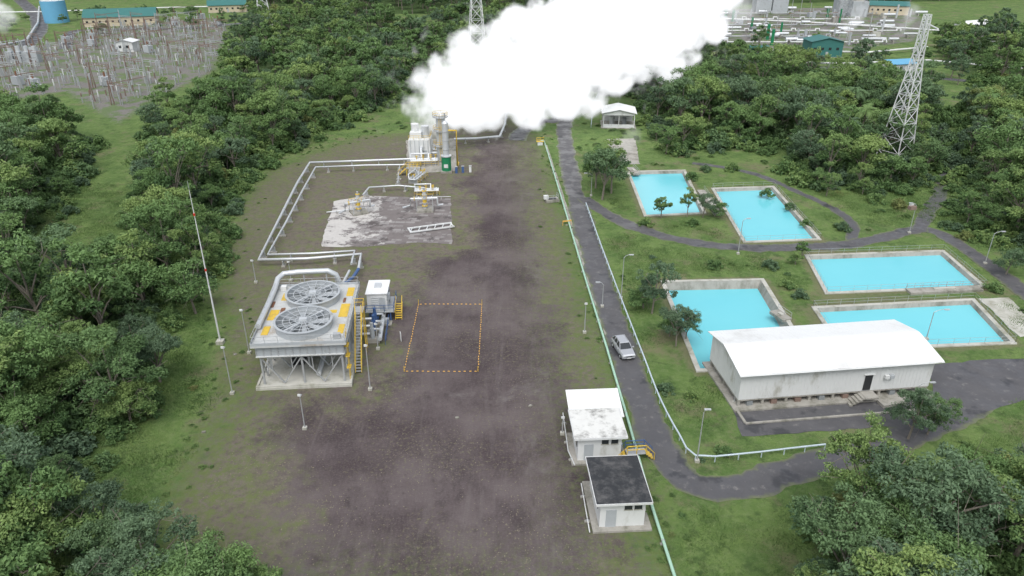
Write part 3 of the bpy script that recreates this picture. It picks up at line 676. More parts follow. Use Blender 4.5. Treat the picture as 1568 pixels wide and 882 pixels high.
def shed(name,bpl,bpr,D,he,hr,wk='white',rk='roofw',opening=True,rz=None):
    a=np.array(G(*bpl)); c=np.array(G(*bpr)); L=np.hypot(*(c-a)); an=math.atan2(c[1]-a[1],c[0]-a[0]) if rz is None else rz
    R=empty(name,(a[0],a[1],0),an); b=MB()
    b.box((L/2,D/2,0.08),(L+1,D+1,0.16),'conc')
    if opening:
        for x in(0.1,L/2,L-0.1):
            for y in(0.1,D-0.1): b.box((x,y,he/2),(0.2,0.2,he),wk)
        b.box((L/2,D,he*0.45),(L,0.12,he*0.9),wk); b.box((L/2,0.0,0.6),(L*0.98,0.12,0.9),wk)
        b.box((L/2,0,he-0.3),(L,0.14,0.5),wk); b.tube([(L*0.3,D/2,0.2),(L*0.3,D/2,2.2)],0.7,'steel',12); b.tube([(L*0.7,D/2,0.2),(L*0.7,D/2,2)],0.6,'louv',12)
    else:
        b.box((L/2,D/2,he/2),(L,D,he),wk)
        for i in range(int(L/3)): b.box((1.5+i*3,-0.02,he*0.55),(1.1,0.08,1.0),'glass')
        b.box((L*0.5+0.2,-0.03,1.1),(1.0,0.08,2.1),'grey')
    b.done('walls',parent=R)
    b=MB(); o=0.5
    vs=[(L+o,-o,he),(L+o,D+o,he),(L/2,D+o,hr),(L/2,-o,hr),(-o,-o,he),(-o,D+o,he)] if L<D*1.3 else [(-o,-o,he),(L+o,-o,he),(L+o,D/2,hr),(-o,D/2,hr),(-o,D+o,he),(L+o,D+o,he)]
    fs=[(0,1,2,3),(3,2,5,4)]
    vs2=[(x,y,z-0.1) for x,y,z in vs]
    b.add(vs+vs2,fs+[tuple(i+6 for i in reversed(f)) for f in fs],rk)
    if L<D*1.3: b.add([(L,-0.03,he-0.02),(L/2,-0.03,hr-0.1),(0,-0.03,he-0.02)],[(0,1,2)],wk)
    else: b.add([(0,0,he),(0,D,he),(0,D/2,hr-0.1)],[(0,1,2)],wk); b.add([(L,0,he),(L,D,he),(L,D/2,hr-0.1)],[(0,1,2)],wk)
    b.done('roof',parent=R)
shed('open_shed',(923,196),(971,197),7.5,4.0,5.0)
shed('office_building',(130,42),(240,38),16,4.5,8,'cream','teal',False)
shed('office_building',(320,20),(378,18),12,4,6.5,'cream','teal',False)
shed('small_shed',(180,80),(205,80),6,4,5,'white','roofw',False)
shed('control_building',(1240,88),(1288,88),10,6,7.5,'teal','teal',False)
shed('small_shed',(1362,112),(1400,110),7,3.0,4.2,'white','bluer',False)
shed('small_shed',(1482,58),(1516,55),9,5.5,7,'white','roofw',False)
shed('small_shed',(1150,84),(1176,84),5,2.6,3.4,'teal','teal',False)
shed('office_building',(1085,16),(1120,16),14,5,7,'white','bluer',False)
shed('office_building',(1330,22),(1390,24),14,5,7,'cream','teal',False)
x,y=G(1392,357); b=MB(); b.box((0,0,0),(1.2,0.8,0.6),'rustl'); b.box((0,0.3,0.45),(0.9,0.1,0.3),'white'); b.done('hanging_banner',(x-0.6,y,ZH(y,318)),0.2)
# ---------------------------------------------------------------- car
def car():
    x,y=G(957,552); R=empty('parked_car',(x,y+2.0,0.03),math.radians(12)); W=0.92
    def loft(secs,k):
        b=MB(); m=len(secs[0]); vs=[p for s in secs for p in s]; fs=[]
        for i in range(len(secs)-1):
            for j in range(m): fs.append((i*m+j,i*m+(j+1)%m,(i+1)*m+(j+1)%m,(i+1)*m+j))
        b.add(vs,fs,k,False); b.add(secs[0],[tuple(reversed(range(m)))],k); b.add(secs[-1],[tuple(range(m))],k); return b
    def sec(y,z0,z1,w,t): return [(-w*0.94,y,z0),(w*0.94,y,z0),(w,y,z0+0.25),(w,y,z1-0.18),(w*t,y,z1),(-w*t,y,z1),(-w,y,z1-0.18),(-w,y,z0+0.25)]
    b=loft([sec(-2.28,0.42,0.78,0.78,0.85),sec(-2.1,0.3,0.92,0.88,0.88),sec(-1.3,0.28,1.02,W,0.9),sec(-0.8,0.28,1.06,W,0.92),sec(1.6,0.28,1.1,W,0.92),sec(2.1,0.3,1.08,0.9,0.9),sec(2.25,0.42,1.0,0.84,0.88)],'carp'); b.done('body',parent=R)
    def cs(y,z0,z1,w0,w1): return [(-w0,y,z0),(w0,y,z0),(w1,y,z1),(-w1,y,z1)]
    b=loft([cs(-1.0,1.02,1.04,0.8,0.78),cs(-0.3,1.04,1.58,0.82,0.62),cs(1.5,1.06,1.6,0.83,0.64),cs(2.1,1.06,1.12,0.82,0.78)],'glass'); b.done('windows',parent=R)
    b=MB(); b.box((0,0.6,1.63),(1.26,1.95,0.07),'carp',tx=0.94,ty=0.95)
    for s in(-1,1):
        for a,c,z0,z1 in((-1.0,-0.3,1.03,1.6),(2.12,1.5,1.08,1.62)): b.tube([(s*0.8,a,z0),(s*0.64,c,z1)],0.045,'carp',5)
        for yy in(0.35,1.2): b.tube([(s*0.835,yy,1.05),(s*0.64,yy,1.6)],0.035,'carp',5)
        b.box((s*1.02,-0.75,1.1),(0.2,0.14,0.14),'carp'); b.tube([(s*0.58,-0.2,1.7),(s*0.58,1.4,1.7)],0.025,'steel',5)
    b.done('roof_and_pillars',parent=R)
    b=MB()
    for s in(-1,1):
        for yy in(-1.42,1.42):
            b.tube([(s*0.7,yy,0.34),(s*0.94,yy,0.34)],0.34,'rubber',18); b.tube([(s*0.93,yy,0.34),(s*0.955,yy,0.34)],0.2,'silver',12)
    b.done('wheels',parent=R)
    b=MB()
    for s in(-1,1): b.box((s*0.62,-2.2,0.74),(0.32,0.12,0.16),'white'); b.box((s*0.72,2.2,0.85),(0.2,0.1,0.3),'red')
    b.box((0,-2.26,0.68),(0.8,0.06,0.14),'dark'); b.box((0,-2.29,0.45),(0.5,0.03,0.12),'white'); b.done('lights_and_grille',parent=R)
car()
# ---------------------------------------------------------------- lattice towers
def lattice(name,x,y,h,wb,wt,k='white',arms=3,rz=0.3,r=0.09):
    b=MB(); n=12; zs=[h*(1-(1-i/n)**1.25) for i in range(n+1)]
    def wd(z): 
        t=z/h; return wb+(wt-wb)*min(1,t/0.75) if t<0.75 else wt*(1-(t-0.75)*1.2)
    P=[[(sx*wd(z)/2,sy*wd(z)/2,z) for sx,sy in((-1,-1),(1,-1),(1,1),(-1,1))] for z in zs]
    for i in range(n):
        for j in range(4):
            k2=(j+1)%4
            b.tube([P[i][j],P[i+1][j]],r,k,4,cap=False)
            b.tube([P[i][j],P[i+1][k2]],r*0.6,k,4,cap=False); b.tube([P[i][k2],P[i+1][j]],r*0.6,k,4,cap=False); b.tube([P[i+1][j],P[i+1][k2]],r*0.6,k,4,cap=False)
    for a in range(arms):
        z=h*(0.78+0.08*a); L=h*0.11
        for s in(-1,1):
            for w in(-1,1): b.tube([(s*wt/2,w*wt/2,z),(s*L,0,z+0.2)],r*0.7,k,4); 
            b.tube([(s*wt/2,0,z+h*0.04),(s*L,0,z+0.2)],r*0.7,k,4); b.tube([(s*L,0,z+0.1),(s*L,0,z-1.3)],0.08,'dark',5)
    for c in P[0]: b.box((c[0],c[1],0.3),(0.8,0.8,0.6),'concw')
    return b.done(name,(x,y,0),rz)
x,y=G(1366,252); lattice('transmission_tower',x,y,ZH(y,22),5.6,1.5,arms=0,r=0.12,rz=0.5)
x,y=G(731,112); lattice('transmission_tower',x,y,46,7,1.8,'white',3,0.2,0.13)
x,y=G(406,38); lattice('transmission_tower',x,y,34,7,1.8,'white',3,0.4,0.16)
x,y=G(1290,30); lattice('transmission_tower',x,y,30,6,1.8,'steel',2,0.4,0.16)
# ---------------------------------------------------------------- substation
R=empty('electrical_substation'); b=MB(); b2=MB()
P0=np.array(SUBST); rr=random.Random(5)
ang=math.radians(-28); ca,sa=math.cos(ang),math.sin(ang)
cx,cy=P0.mean(0)
for i in range(-9,10):
    for j in range(-9,10):
        x=cx+ca*i*9-sa*j*13; y=cy+sa*i*9+ca*j*13
        d=sdf(np.array([[x,y]]),SUBST)[0]
        if d<2 or x<-260: continue
        h=rr.uniform(6,9); gk='rustl' if rr.random()<0.6 else 'steel'
        if rr.random()<0.75:
            for q in(-0.6,0.6):
                b.tube([(x+ca*q,y+sa*q,0),(x,y,h)],0.1,gk,4); b.tube([(x-sa*q,y+ca*q,0),(x,y,h)],0.1,gk,4)
            if rr.random()<0.7:
                b.box((x+ca*4.5,y+sa*4.5,h-0.6),(9,0.16,0.16),gk,ang); b.box((x+ca*4.5,y+sa*4.5,h-1.2),(9,0.16,0.16),gk,ang)
            if rr.random()<0.35: b.box((x-sa*6.5,y+ca*6.5,h-1.2),(0.18,13,0.18),gk,ang)
        for q in range(5):
            u,v=rr.uniform(-4,4),rr.uniform(-6,6); X,Y=x+ca*u-sa*v,y+sa*u+ca*v; hh=rr.uniform(2.2,4)
            b2.box((X,Y,0.9),(0.25,0.25,1.8),'steel',ang); b2.tube([(X,Y,1.8),(X,Y,hh)],0.18,rr.choice(['rustl','grey','white','grey']),8); 
            if q==0: b2.box((X,Y,hh),(2.4,0.12,0.12),'silver',ang)
        if rr.random()<0.12: b2.box((x+2,y+4,1.6),(3.5,2.2,2.8),'grey',ang); b2.tube([(x+2,y+4,3),(x+2,y+4,4.5)],0.3,'rust',8)
b.done('gantries',parent=R); b2.done('switchgear',parent=R)
x,y=G(88,34); b=MB(); b.tube([(0,0,0),(0,0,11)],6,'bluer',28); b.tube([(0,0,11),(0,0,12.2)],6,'white',28,r2=0.6); b.rail([(6.1*math.cos(q),6.1*math.sin(q),11) for q in [math.pi*2*i/12 for i in range(12)]],1,'white',3,0.05,closed=True); b.done('storage_tank',(x,y,0))
x,y=G(20,95); b=MB()
for i in range(4): b.box((i*3.2,0,2),(2.4,3,4),'grey'); b.tube([(i*3.2,0,4),(i*3.2,0,6)],0.8,'silver',12)
b.done('steam_vent_unit',(x,y,0))
R=empty('geothermal_plant'); b=MB(); rr=random.Random(9)
def far_pipe(px,r=0.4,z=1.4,k='white',name='long_pipeline'):
    return pipeline(name,px,r,z,k,12,7)
for row in range(6):
    yy=24+row*9; x0=1055+rr.uniform(-5,40); x1=1380+rr.uniform(-90,20)
    xx=x0; P=[]
    while xx<x1:
        P.append((*G(xx,yy),1.3)); P.append((*G(xx+18,yy),1.3)); P.append((*G(xx+18,yy-3),1.3)); P.append((*G(xx+24,yy-3),1.3)); P.append((*G(xx+24,yy),1.3)); xx+=40+rr.uniform(-8,14)
    b.tube(P,0.32,'white' if row%2 else 'steel',7)
for _ in range(105):
    px,py=rr.uniform(1060,1400),rr.uniform(16,72); x,y=G(px,py)
    if sdf(np.array([[x,y]]),PLANTR)[0]<2: continue
    t=rr.random()
    if t<0.3: b.tube([(x,y,0),(x,y,rr.uniform(3,7))],rr.uniform(0.4,0.9),rr.choice(['silver','grey','green']),12)
    elif t<0.6: b.tube([(x,y,1.8),(x+rr.uniform(4,8),y,1.8)],rr.uniform(0.5,0.9),'silver',12); b.box((x+2,y,0.6),(0.5,2,1.2),'conc')
    elif t<0.75: b.box((x,y,1.2),(rr.uniform(2,4),rr.uniform(2,4),2.4),rr.choice(['concw','grey','louv','conc']))
    else: b.tube([(x,y,0),(x,y,rr.uniform(8,12))],0.13,'steel',6); b.box((x,y,5),(3,0.2,0.2),'rust')
for px,py in((1165,18),(1190,18),(1290,22),(1310,24)):
    x,y=G(px,py); b.box((x,y,4),(9,9,8),'grey'); b.tube([(x,y,8),(x,y,10.5)],3.4,'concw',20,r2=3.8)
b.done('pipework_and_vessels',parent=R)
far_pipe([(960,62),(1060,72),(1130,76),(1230,78),(1330,80),(1420,72)]); far_pipe([(1180,95),(1300,97),(1420,92),(1568,105),(1700,112)],0.35)
far_pipe([(1100,28),(1240,34),(1400,44),(1568,56)],0.4); far_pipe([(1420,36),(1470,62),(1568,66)],0.4); far_pipe([(-100,20),(60,18),(240,12),(400,8)],0.4)
far_pipe([(-50,78),(40,62),(58,35),(60,10)],0.5,1.4,'silver')
ribbon('road',[(900,112),(960,108),(1060,100),(1180,104),(1300,105),(1420,118),(1600,135)],5,0.05,step=4)
ribbon('road',[(100,75),(110,50),(150,46),(300,42),(420,30)],6,0.05,step=4); ribbon('road',[(40,70),(60,45),(52,20),(30,0)],8,0.055,step=4)
print('built',time.time()-T0)
# ---------------------------------------------------------------- trees
def leaf_mesh(name,clumps,nl,size,rng,extra=None,flat=0.75,matk='leaf'):
    C=np.array([c[:3] for c in clumps]); Rr=np.array([c[3] for c in clumps]); T=np.array([c[4] for c in clumps])
    idx=np.repeat(np.arange(len(C)),nl); N=len(idx)
    d=rng.normal(size=(N,3)); d/=np.linalg.norm(d,axis=1)[:,None]
    rad=rng.uniform(0.35,1.0,N)**0.5*(1+0.18*rng.normal(size=N))
    p=C[idx]+d*(Rr[idx]*rad)[:,None]*np.array([1,1,flat])
    nrm=d*0.7+rng.normal(size=(N,3))*0.5+np.array([0,0,0.5]); nrm/=np.linalg.norm(nrm,axis=1)[:,None]
    t=np.cross(nrm,rng.normal(size=(N,3))); t/=np.linalg.norm(t,axis=1)[:,None]+1e-9; bb=np.cross(nrm,t)
    s=(size*rng.uniform(0.6,1.35,N))[:,None]
    droop=np.array([0,0,-0.25])*s
    V=np.stack([p-t*s+droop,p+bb*s*0.5,p+t*s+droop,p-bb*s*0.5],1).reshape(-1,3)
    F=np.arange(N*4).reshape(-1,4)
    tint=np.clip(T[idx]+rng.normal(size=N)*0.16+(d[:,2]*0.22),0,1); tint=np.repeat(tint,4)  # random tint plus painted shading: clump tops lighter, undersides darker
    me=bpy.data.meshes.new(name)
    ev,ef=(extra.v,extra.f) if extra else ([],[])
    allv=V.tolist()+[tuple(v) for v in ev]; o=len(V)
    me.from_pydata(allv,[],F.tolist()+[tuple(a+o for a in f) for f in ef])
    me.materials.append(M[matk]); me.materials.append(M['bark'])
    me.polygons.foreach_set('material_index',[0]*N+[1]*len(ef))
    a=me.attributes.new('tint','FLOAT','POINT'); a.data.foreach_set('value',np.concatenate([tint,np.zeros(len(ev))]).astype(np.float32))
    me.update(); return me
def make_tree(name,seed,Hh,R,ncl,nl,size,cr=(0.1,0.2),low=0.38,tw=0.0):
    rng=np.random.RandomState(seed); b=MB(); cl=[]
    th=Hh*0.42; lean=rng.uniform(-0.5,0.5,2)
    b.tube([(0,0,-0.3),(lean[0]*0.4,lean[1]*0.4,th*0.5),(lean[0],lean[1],th),(lean[0]*1.4,lean[1]*1.2,Hh*0.8)],0.26,'bark',7,r2=0.06)
    nb=int(rng.randint(7,11))
    lobes=[]
    for i in range(nb):
        q=2*math.pi*(i+rng.uniform(-0.35,0.35))/nb; z0=th*rng.uniform(0.5,1.1); rr=R*rng.uniform(0.45,0.85); z1=Hh*rng.uniform(low,0.86)
        e=np.array([lean[0]+math.cos(q)*rr,lean[1]+math.sin(q)*rr,z1]); b.tube([(lean[0]*z0/th,lean[1]*z0/th,z0),((lean[0]+e[0])/2*0.9,(lean[1]+e[1])/2*0.9,(z0+z1)/2+0.3),tuple(e)],0.12,'bark',5,r2=0.03)
        for _ in range(3):
            f=e+rng.normal(size=3)*R*0.25; b.tube([tuple(e*0.8+np.array([0,0,z1*0.2])),tuple(f)],0.04,'bark',4,r2=0.012)
        lobes.append((e,R*rng.uniform(0.26,0.46),rng.uniform(-0.2,0.25)))
    lobes.append((np.array([lean[0],lean[1],Hh*0.88]),R*0.42,0.18)); lobes.append((np.array([lean[0]+rng.uniform(-1,1),lean[1]+rng.uniform(-1,1),Hh*0.66]),R*0.5,-0.1))
    for i in range(ncl):
        e,lr,tt=lobes[rng.randint(len(lobes))]
        d=rng.normal(size=3); d/=np.linalg.norm(d); d[2]=abs(d[2])*0.9-0.25
        p=e+d*lr*rng.uniform(0.5,1.15)*np.array([1,1,0.8])
        t=0.25+0.85*(p[2]/Hh-0.4)+tt+rng.uniform(-0.18,0.25)  # crown shading put into the tint: higher clumps lighter, lower ones darker
        cl.append((p[0],p[1],p[2],R*rng.uniform(*cr),t))
    return leaf_mesh(name,cl,nl,size,rng,b)
VAR=[];FINE=[];FAR=[];SHR=[];WEED=[]
specs=[(9,4.3),(11,4.8),(7.5,4.4),(12.5,4.4),(10,5.2),(8,3.4),(13,3.6)]
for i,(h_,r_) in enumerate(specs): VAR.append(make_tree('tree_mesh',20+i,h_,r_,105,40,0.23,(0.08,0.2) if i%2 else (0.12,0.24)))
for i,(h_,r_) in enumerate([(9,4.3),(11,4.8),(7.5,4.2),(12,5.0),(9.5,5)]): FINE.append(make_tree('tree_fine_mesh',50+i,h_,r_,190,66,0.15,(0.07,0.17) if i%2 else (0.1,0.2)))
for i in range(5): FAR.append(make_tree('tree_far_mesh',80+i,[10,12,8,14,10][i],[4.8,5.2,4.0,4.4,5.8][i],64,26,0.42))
for i in range(4):
    rng=np.random.RandomState(200+i); cl=[]
    for k in range(26):
        q=rng.uniform(0,6.28); r=rng.uniform(0,1.5); cl.append((math.cos(q)*r,math.sin(q)*r,rng.uniform(0.2,1.6-0.5*r),rng.uniform(0.3,0.6),rng.uniform(0.15,0.75)))
    SHR.append(leaf_mesh('shrub_mesh',cl,40,0.17,rng)); WEED.append(leaf_mesh('weed_mesh',cl,18,0.24,rng,matk='grassb'))
def palm(seed):
    rng=np.random.RandomState(seed); b=MB(); h=8; b.tube([(0,0,0),(0.2,0,h*0.5),(0.1,0.1,h)],0.17,'bark',7,r2=0.11)
    vs=[];fs=[]
    for i in range(20):
        q=2*math.pi*i/20+rng.uniform(-.15,.15); el=rng.uniform(0.1,1.0); L=rng.uniform(3.0,4.2); p=np.array([0.1,0.1,h]); d=np.array([math.cos(q)*math.cos(el),math.sin(q)*math.cos(el),math.sin(el)])
        side=np.array([-math.sin(q),math.cos(q),0])
        for k in range(14):
            p2=p+d*L/14; w=0.9*math.sin(math.pi*min(1,(k+1.2)/15))
            for s in(-1,1):
                o=len(vs); tip=(p+p2)/2+side*s*w+d*0.3+np.array([0,0,-0.3*w]); vs+= [tuple(p),tuple(p2),tuple(tip)]; fs.append((o,o+1,o+2))
            p=p2; d=d+np.array([0,0,-0.15]); d/=np.linalg.norm(d)
    me=bpy.data.meshes.new('palm_mesh'); o=len(vs); me.from_pydata(vs+b.v,[],fs+[tuple(a+o for a in f) for f in b.f]); me.materials.append(M['leaf']); me.materials.append(M['bark'])
    me.polygons.foreach_set('material_index',[0]*len(fs)+[1]*len(b.f)); a=me.attributes.new('tint','FLOAT','POINT'); a.data.foreach_set('value',[0.75]*len(me.vertices)); return me
PALM=[palm(1),palm(2)]
def inst(me,name,x,y,s,parent=None,z=0,sz=1.0):
    o=bpy.data.objects.new(name,me); COL.objects.link(o); o.location=(x,y,z); o.rotation_euler=(0,0,random.uniform(0,6.28)); o.scale=(s,s,s*sz*random.uniform(0.88,1.12))
    if parent: o.parent=parent
    return o
FR=empty('forest'); UG=empty('undergrowth')
def vis(x,y,m=90):
    if y<15: return False
    px,py=PX(x,y); return -m-60<px<1568+m+60 and py<1120
cnt=0
def scatter(y0,y1,sp,meshes,sc,x0=-420,x1=420,thr=0.5,par=FR,nm='tree',sz=1,polys=FOREST,lane=True,m=90,drop=0.0):
    global cnt
    xs=np.arange(x0,x1,sp); ys=np.arange(y0,y1,sp); X,Y=np.meshgrid(xs,ys); P=np.stack([X.ravel(),Y.ravel()],1)+RS.uniform(-0.48,0.48,(X.size,2))*sp
    d=smax(P,polys); 
    if lane: d=np.minimum(d,-sdf(P,LANE)-0.5)
    for (x,y),dd in zip(P,d):
        if dd<thr or not vis(x,y,m) or random.random()<drop: continue
        s=random.uniform(*sc)*(0.78 if dd<4 else 1)
        inst(random.choice(meshes),nm,x,y,s,par,0,sz); cnt+=1
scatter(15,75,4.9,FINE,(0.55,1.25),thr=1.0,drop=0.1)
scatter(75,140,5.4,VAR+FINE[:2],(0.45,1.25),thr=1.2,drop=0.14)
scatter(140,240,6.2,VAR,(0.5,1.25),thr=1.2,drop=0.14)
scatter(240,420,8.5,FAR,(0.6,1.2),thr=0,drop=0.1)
scatter(420,1100,15,FAR,(1.1,1.8),x0=-800,x1=800,thr=0)
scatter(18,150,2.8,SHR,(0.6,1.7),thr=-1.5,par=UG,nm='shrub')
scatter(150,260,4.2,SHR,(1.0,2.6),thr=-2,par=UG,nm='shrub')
MEAD=[GP([(900,110),(1040,60),(1060,75),(1420,75),(1568,60),(1640,200),(1450,210),(1330,130),(1000,130)]),GP([(-100,40),(420,5),(420,40),(60,60)])]
scatter(200,520,15,FAR,(0.35,0.85),thr=3,polys=MEAD,lane=False,drop=0.3)
print('instances',cnt,time.time()-T0)
for px,py,s in((922,306,0.95),(912,288,0.8),(936,296,0.85),(925,275,0.8),(1012,334,0.5),(1052,332,0.42),(1076,333,0.45),(1100,332,0.4),(998,480,0.6),(985,472,0.5),(1035,530,0.5),(1050,520,0.38),(1025,515,0.35),(1228,395,0.35),(1218,405,0.28),(1020,236,0.6),(1390,672,0.55),(1420,665,0.45),(245,585,0.75),(270,340,0.8),(300,480,0.8),(180,640,1.0),(300,955,0.85),(380,960,0.8),(235,925,0.8),(90,880,1.0),(330,1000,0.9),(160,850,0.7),(1045,212,0.5),(1005,215,0.45),(1265,300,0.45),(1320,298,0.5),(1250,285,0.5),(1540,420,0.5),(1480,345,0.5)):
    x,y=G(px,py); inst(random.choice(VAR if y>90 else FINE),'broadleaf_tree',x,y,s)
for px,py,s in((1175,300,0.9),(1210,320,0.8),(1235,345,0.8),(1290,352,0.9),(1060,345,0.8),(990,345,0.9),(1180,410,0.9),(1205,440,0.8),(1225,455,0.8),(1520,445,0.9),(1095,410,0.8),(1000,430,0.8),(1060,275,1.0),(1080,262,0.9),(1120,262,1.0),(1340,310,1.2),(1375,318,1.0),(1020,600,0.7),(1060,610,0.6),(905,240,0.9),(900,262,0.8)):
    x,y=G(px,py); inst(random.choice(SHR),'bush',x,y,s)
for px,py,s in((1290,232,1.0),(1315,225,1.1),(1240,160,1.1),(1185,180,0.9),(1225,215,0.9),(860,45,1.2),(1410,130,1.0),(1540,240,1),(1100,190,.9),(1340,240,0.9),(1500,200,1.1),(1265,205,1.2),(1300,190,1.1)):
    x,y=G(px,py); inst(random.choice(PALM),'palm_tree',x,y,s)
bare=make_tree('bare_tree_mesh',400,9,3.6,16,22,0.15)
for px,py,s in((1490,860,0.9),(272,365,1.0),(165,640,0.9),(1505,285,0.9)):
    x,y=G(px,py); inst(bare,'sparse_tree',x,y,s)
# ---------------------------------------------------------------- grass tufts
GR=empty('tall_grass'); gm=[]
for i in range(3):
    rng=np.random.RandomState(300+i); N=700; p=np.zeros((N,3)); p[:,:2]=rng.uniform(-2.2,2.2,(N,2)); h=rng.uniform(0.08,0.3,N)*(0.5+1.2*np.exp(-((p[:,0]-0.5)**2+(p[:,1]+0.3)**2)))
    q=rng.uniform(0,6.28,N); w=0.035; dx=np.stack([np.cos(q)*w,np.sin(q)*w,0*q],1); ln=rng.normal(size=(N,3))*0.07; ln[:,2]=h
    V=np.stack([p-dx,p+dx,p+ln],1).reshape(-1,3); me=bpy.data.meshes.new('grass_patch'); me.from_pydata(V.tolist(),[],np.arange(N*3).reshape(-1,3).tolist()); me.materials.append(M['grassb'])
    a=me.attributes.new('tint','FLOAT','POINT'); a.data.foreach_set('value',np.repeat(rng.uniform(0.1,1,N),3).astype(np.float32)); gm.append(me)
RD=np.array(crom(GP(ROAD1),3)); 
def rdist(P,L):
    return np.min(np.hypot(P[:,None,0]-L[None,:,0],P[:,None,1]-L[None,:,1]),axis=1)
RD2=np.array(crom(GP([(893,303),(960,343),(1080,374),(1240,378),(1360,362),(1405,352),(1490,388),(1600,470)]),3))
RD3=np.array(crom(GP([(1305,372),(1306,348),(1285,325),(1230,298),(1160,268),(1100,255),(1060,250)]),3))
WH=GP([(1128,640),(1425,615),(1440,520),(1100,540)])
def free(P,pm_=-1.5,rm=4.3):
    bad=smax(P,[PAD]+[APRON]+[offset(p,2.5) for p in PONDS]); bad=np.maximum(bad,sdf(P,WH)); rd=np.minimum(np.minimum(rdist(P,RD),rdist(P,RD2)),rdist(P,RD3)+1)
    return (bad<pm_)&(rd>rm)
xs=np.arange(-90,120,3.4); ys=np.arange(28,150,3.4); X,Y=np.meshgrid(xs,ys); P=np.stack([X.ravel(),Y.ravel()],1)+RS.uniform(-1.2,1.2,(X.size,2))
for (x,y),ok in zip(P,free(P)):
    if ok and vis(x,y,30): inst(random.choice(gm),'grass_patch',x,y,random.uniform(0.8,1.2),GR)
WE=empty('weeds'); P=np.stack([RS.uniform(-60,110,3800),RS.uniform(30,200,3800)],1)
cl=np.sin(P[:,0]*0.21+1.3)*np.sin(P[:,1]*0.17+0.4)+np.sin(P[:,0]*0.5+P[:,1]*0.37)*0.5+RS.uniform(-0.5,0.5,len(P))
for (x,y),ok,c_ in zip(P,free(P,-1.8,3.4),cl):
    if ok and c_>0.38 and vis(x,y,20): inst(random.choice(WEED if random.random()<0.75 else SHR),'weed_clump',x,y,random.uniform(0.18,0.6),WE,0,0.6)
Q=np.stack([RS.uniform(-75,30,6500),RS.uniform(30,190,6500)],1); dq=sdf(Q,PAD); rq=rdist(Q,RD)
for (x,y),d_,r_ in zip(Q,dq,rq):
    if -3<d_<6 and r_>2.7 and vis(x,y,20) and random.random()<0.6*math.exp(-max(0,d_)/2.0): inst(random.choice(WEED),'weed_clump',x,y,random.uniform(0.1,0.28),WE,0,0.55)
Q=np.stack([RS.uniform(-30,22,16000),RS.uniform(33,90,16000)],1); dq=sdf(Q,PAD)
cl=np.sin(Q[:,0]*0.35+1)*np.sin(Q[:,1]*0.28)+RS.uniform(-0.9,0.9,len(Q))+(Q[:,1]<62)*0.45-(Q[:,0]>2)*0.4
vs=[];fs=[]
for (x,y),d_,c_ in zip(Q,dq,cl):
    if d_<1 or c_<0.85: continue
    a=random.uniform(0,6.28); s=random.uniform(0.04,0.11); ca_,sa_=math.cos(a)*s,math.sin(a)*s; o=len(vs)
    vs+=[(x-ca_,y-sa_,0.012),(x+sa_*0.5,y-ca_*0.5,0.02),(x+ca_,y+sa_,0.03),(x-sa_*0.5,y+ca_*0.5,0.02)]; fs.append((o,o+1,o+2,o+3))
b=MB(); b.add(vs,fs,'litter'); b.done('fallen_leaves')
b=MB()
for px,py in((812,622),(360,543),(312,662),(700,640),(868,345)):
    x,y=G(px,py); b.box((x,y,0.06),(0.4,0.3,0.12),'conc',random.random())
b.done('loose_concrete_blocks')
x,y=G(845,308); b=MB(); b.box((0,0,0.3),(2.6,2.0,0.5),'conc'); b.box((0,0,0.58),(1.6,1.2,0.06),'dark'); b.rail([(-1.2,-0.9,0.5),(1.2,-0.9,0.5),(1.2,0.9,0.5)],1.0,'steel',1,0.04); b.box((-1.2,0,0.9),(0.9,0.7,0.7),'white'); b.done('valve_pit',(x,y,0),0.2)
x,y=G(868,345); b=MB()
for s in(-0.8,0.8): b.tube([(s,0,0),(s,0,1)],0.05,'orange',6)
b.box((0,0,0.85),(1.7,0.06,0.25),'orange'); b.done('road_barrier',(x,y,0),0.3)
x,y=G(827,222); b=MB(); b.box((0,0,0.9),(1.8,0.9,0.1),'yellow'); b.rail([(-0.9,-0.45,0.95),(0.9,-0.45,0.95),(0.9,0.45,0.95)],1,'yellow',0.9,0.05); b.box((0,0,0.4),(1.2,0.8,0.8),'white'); b.done('crossover_steps',(x,y,0))
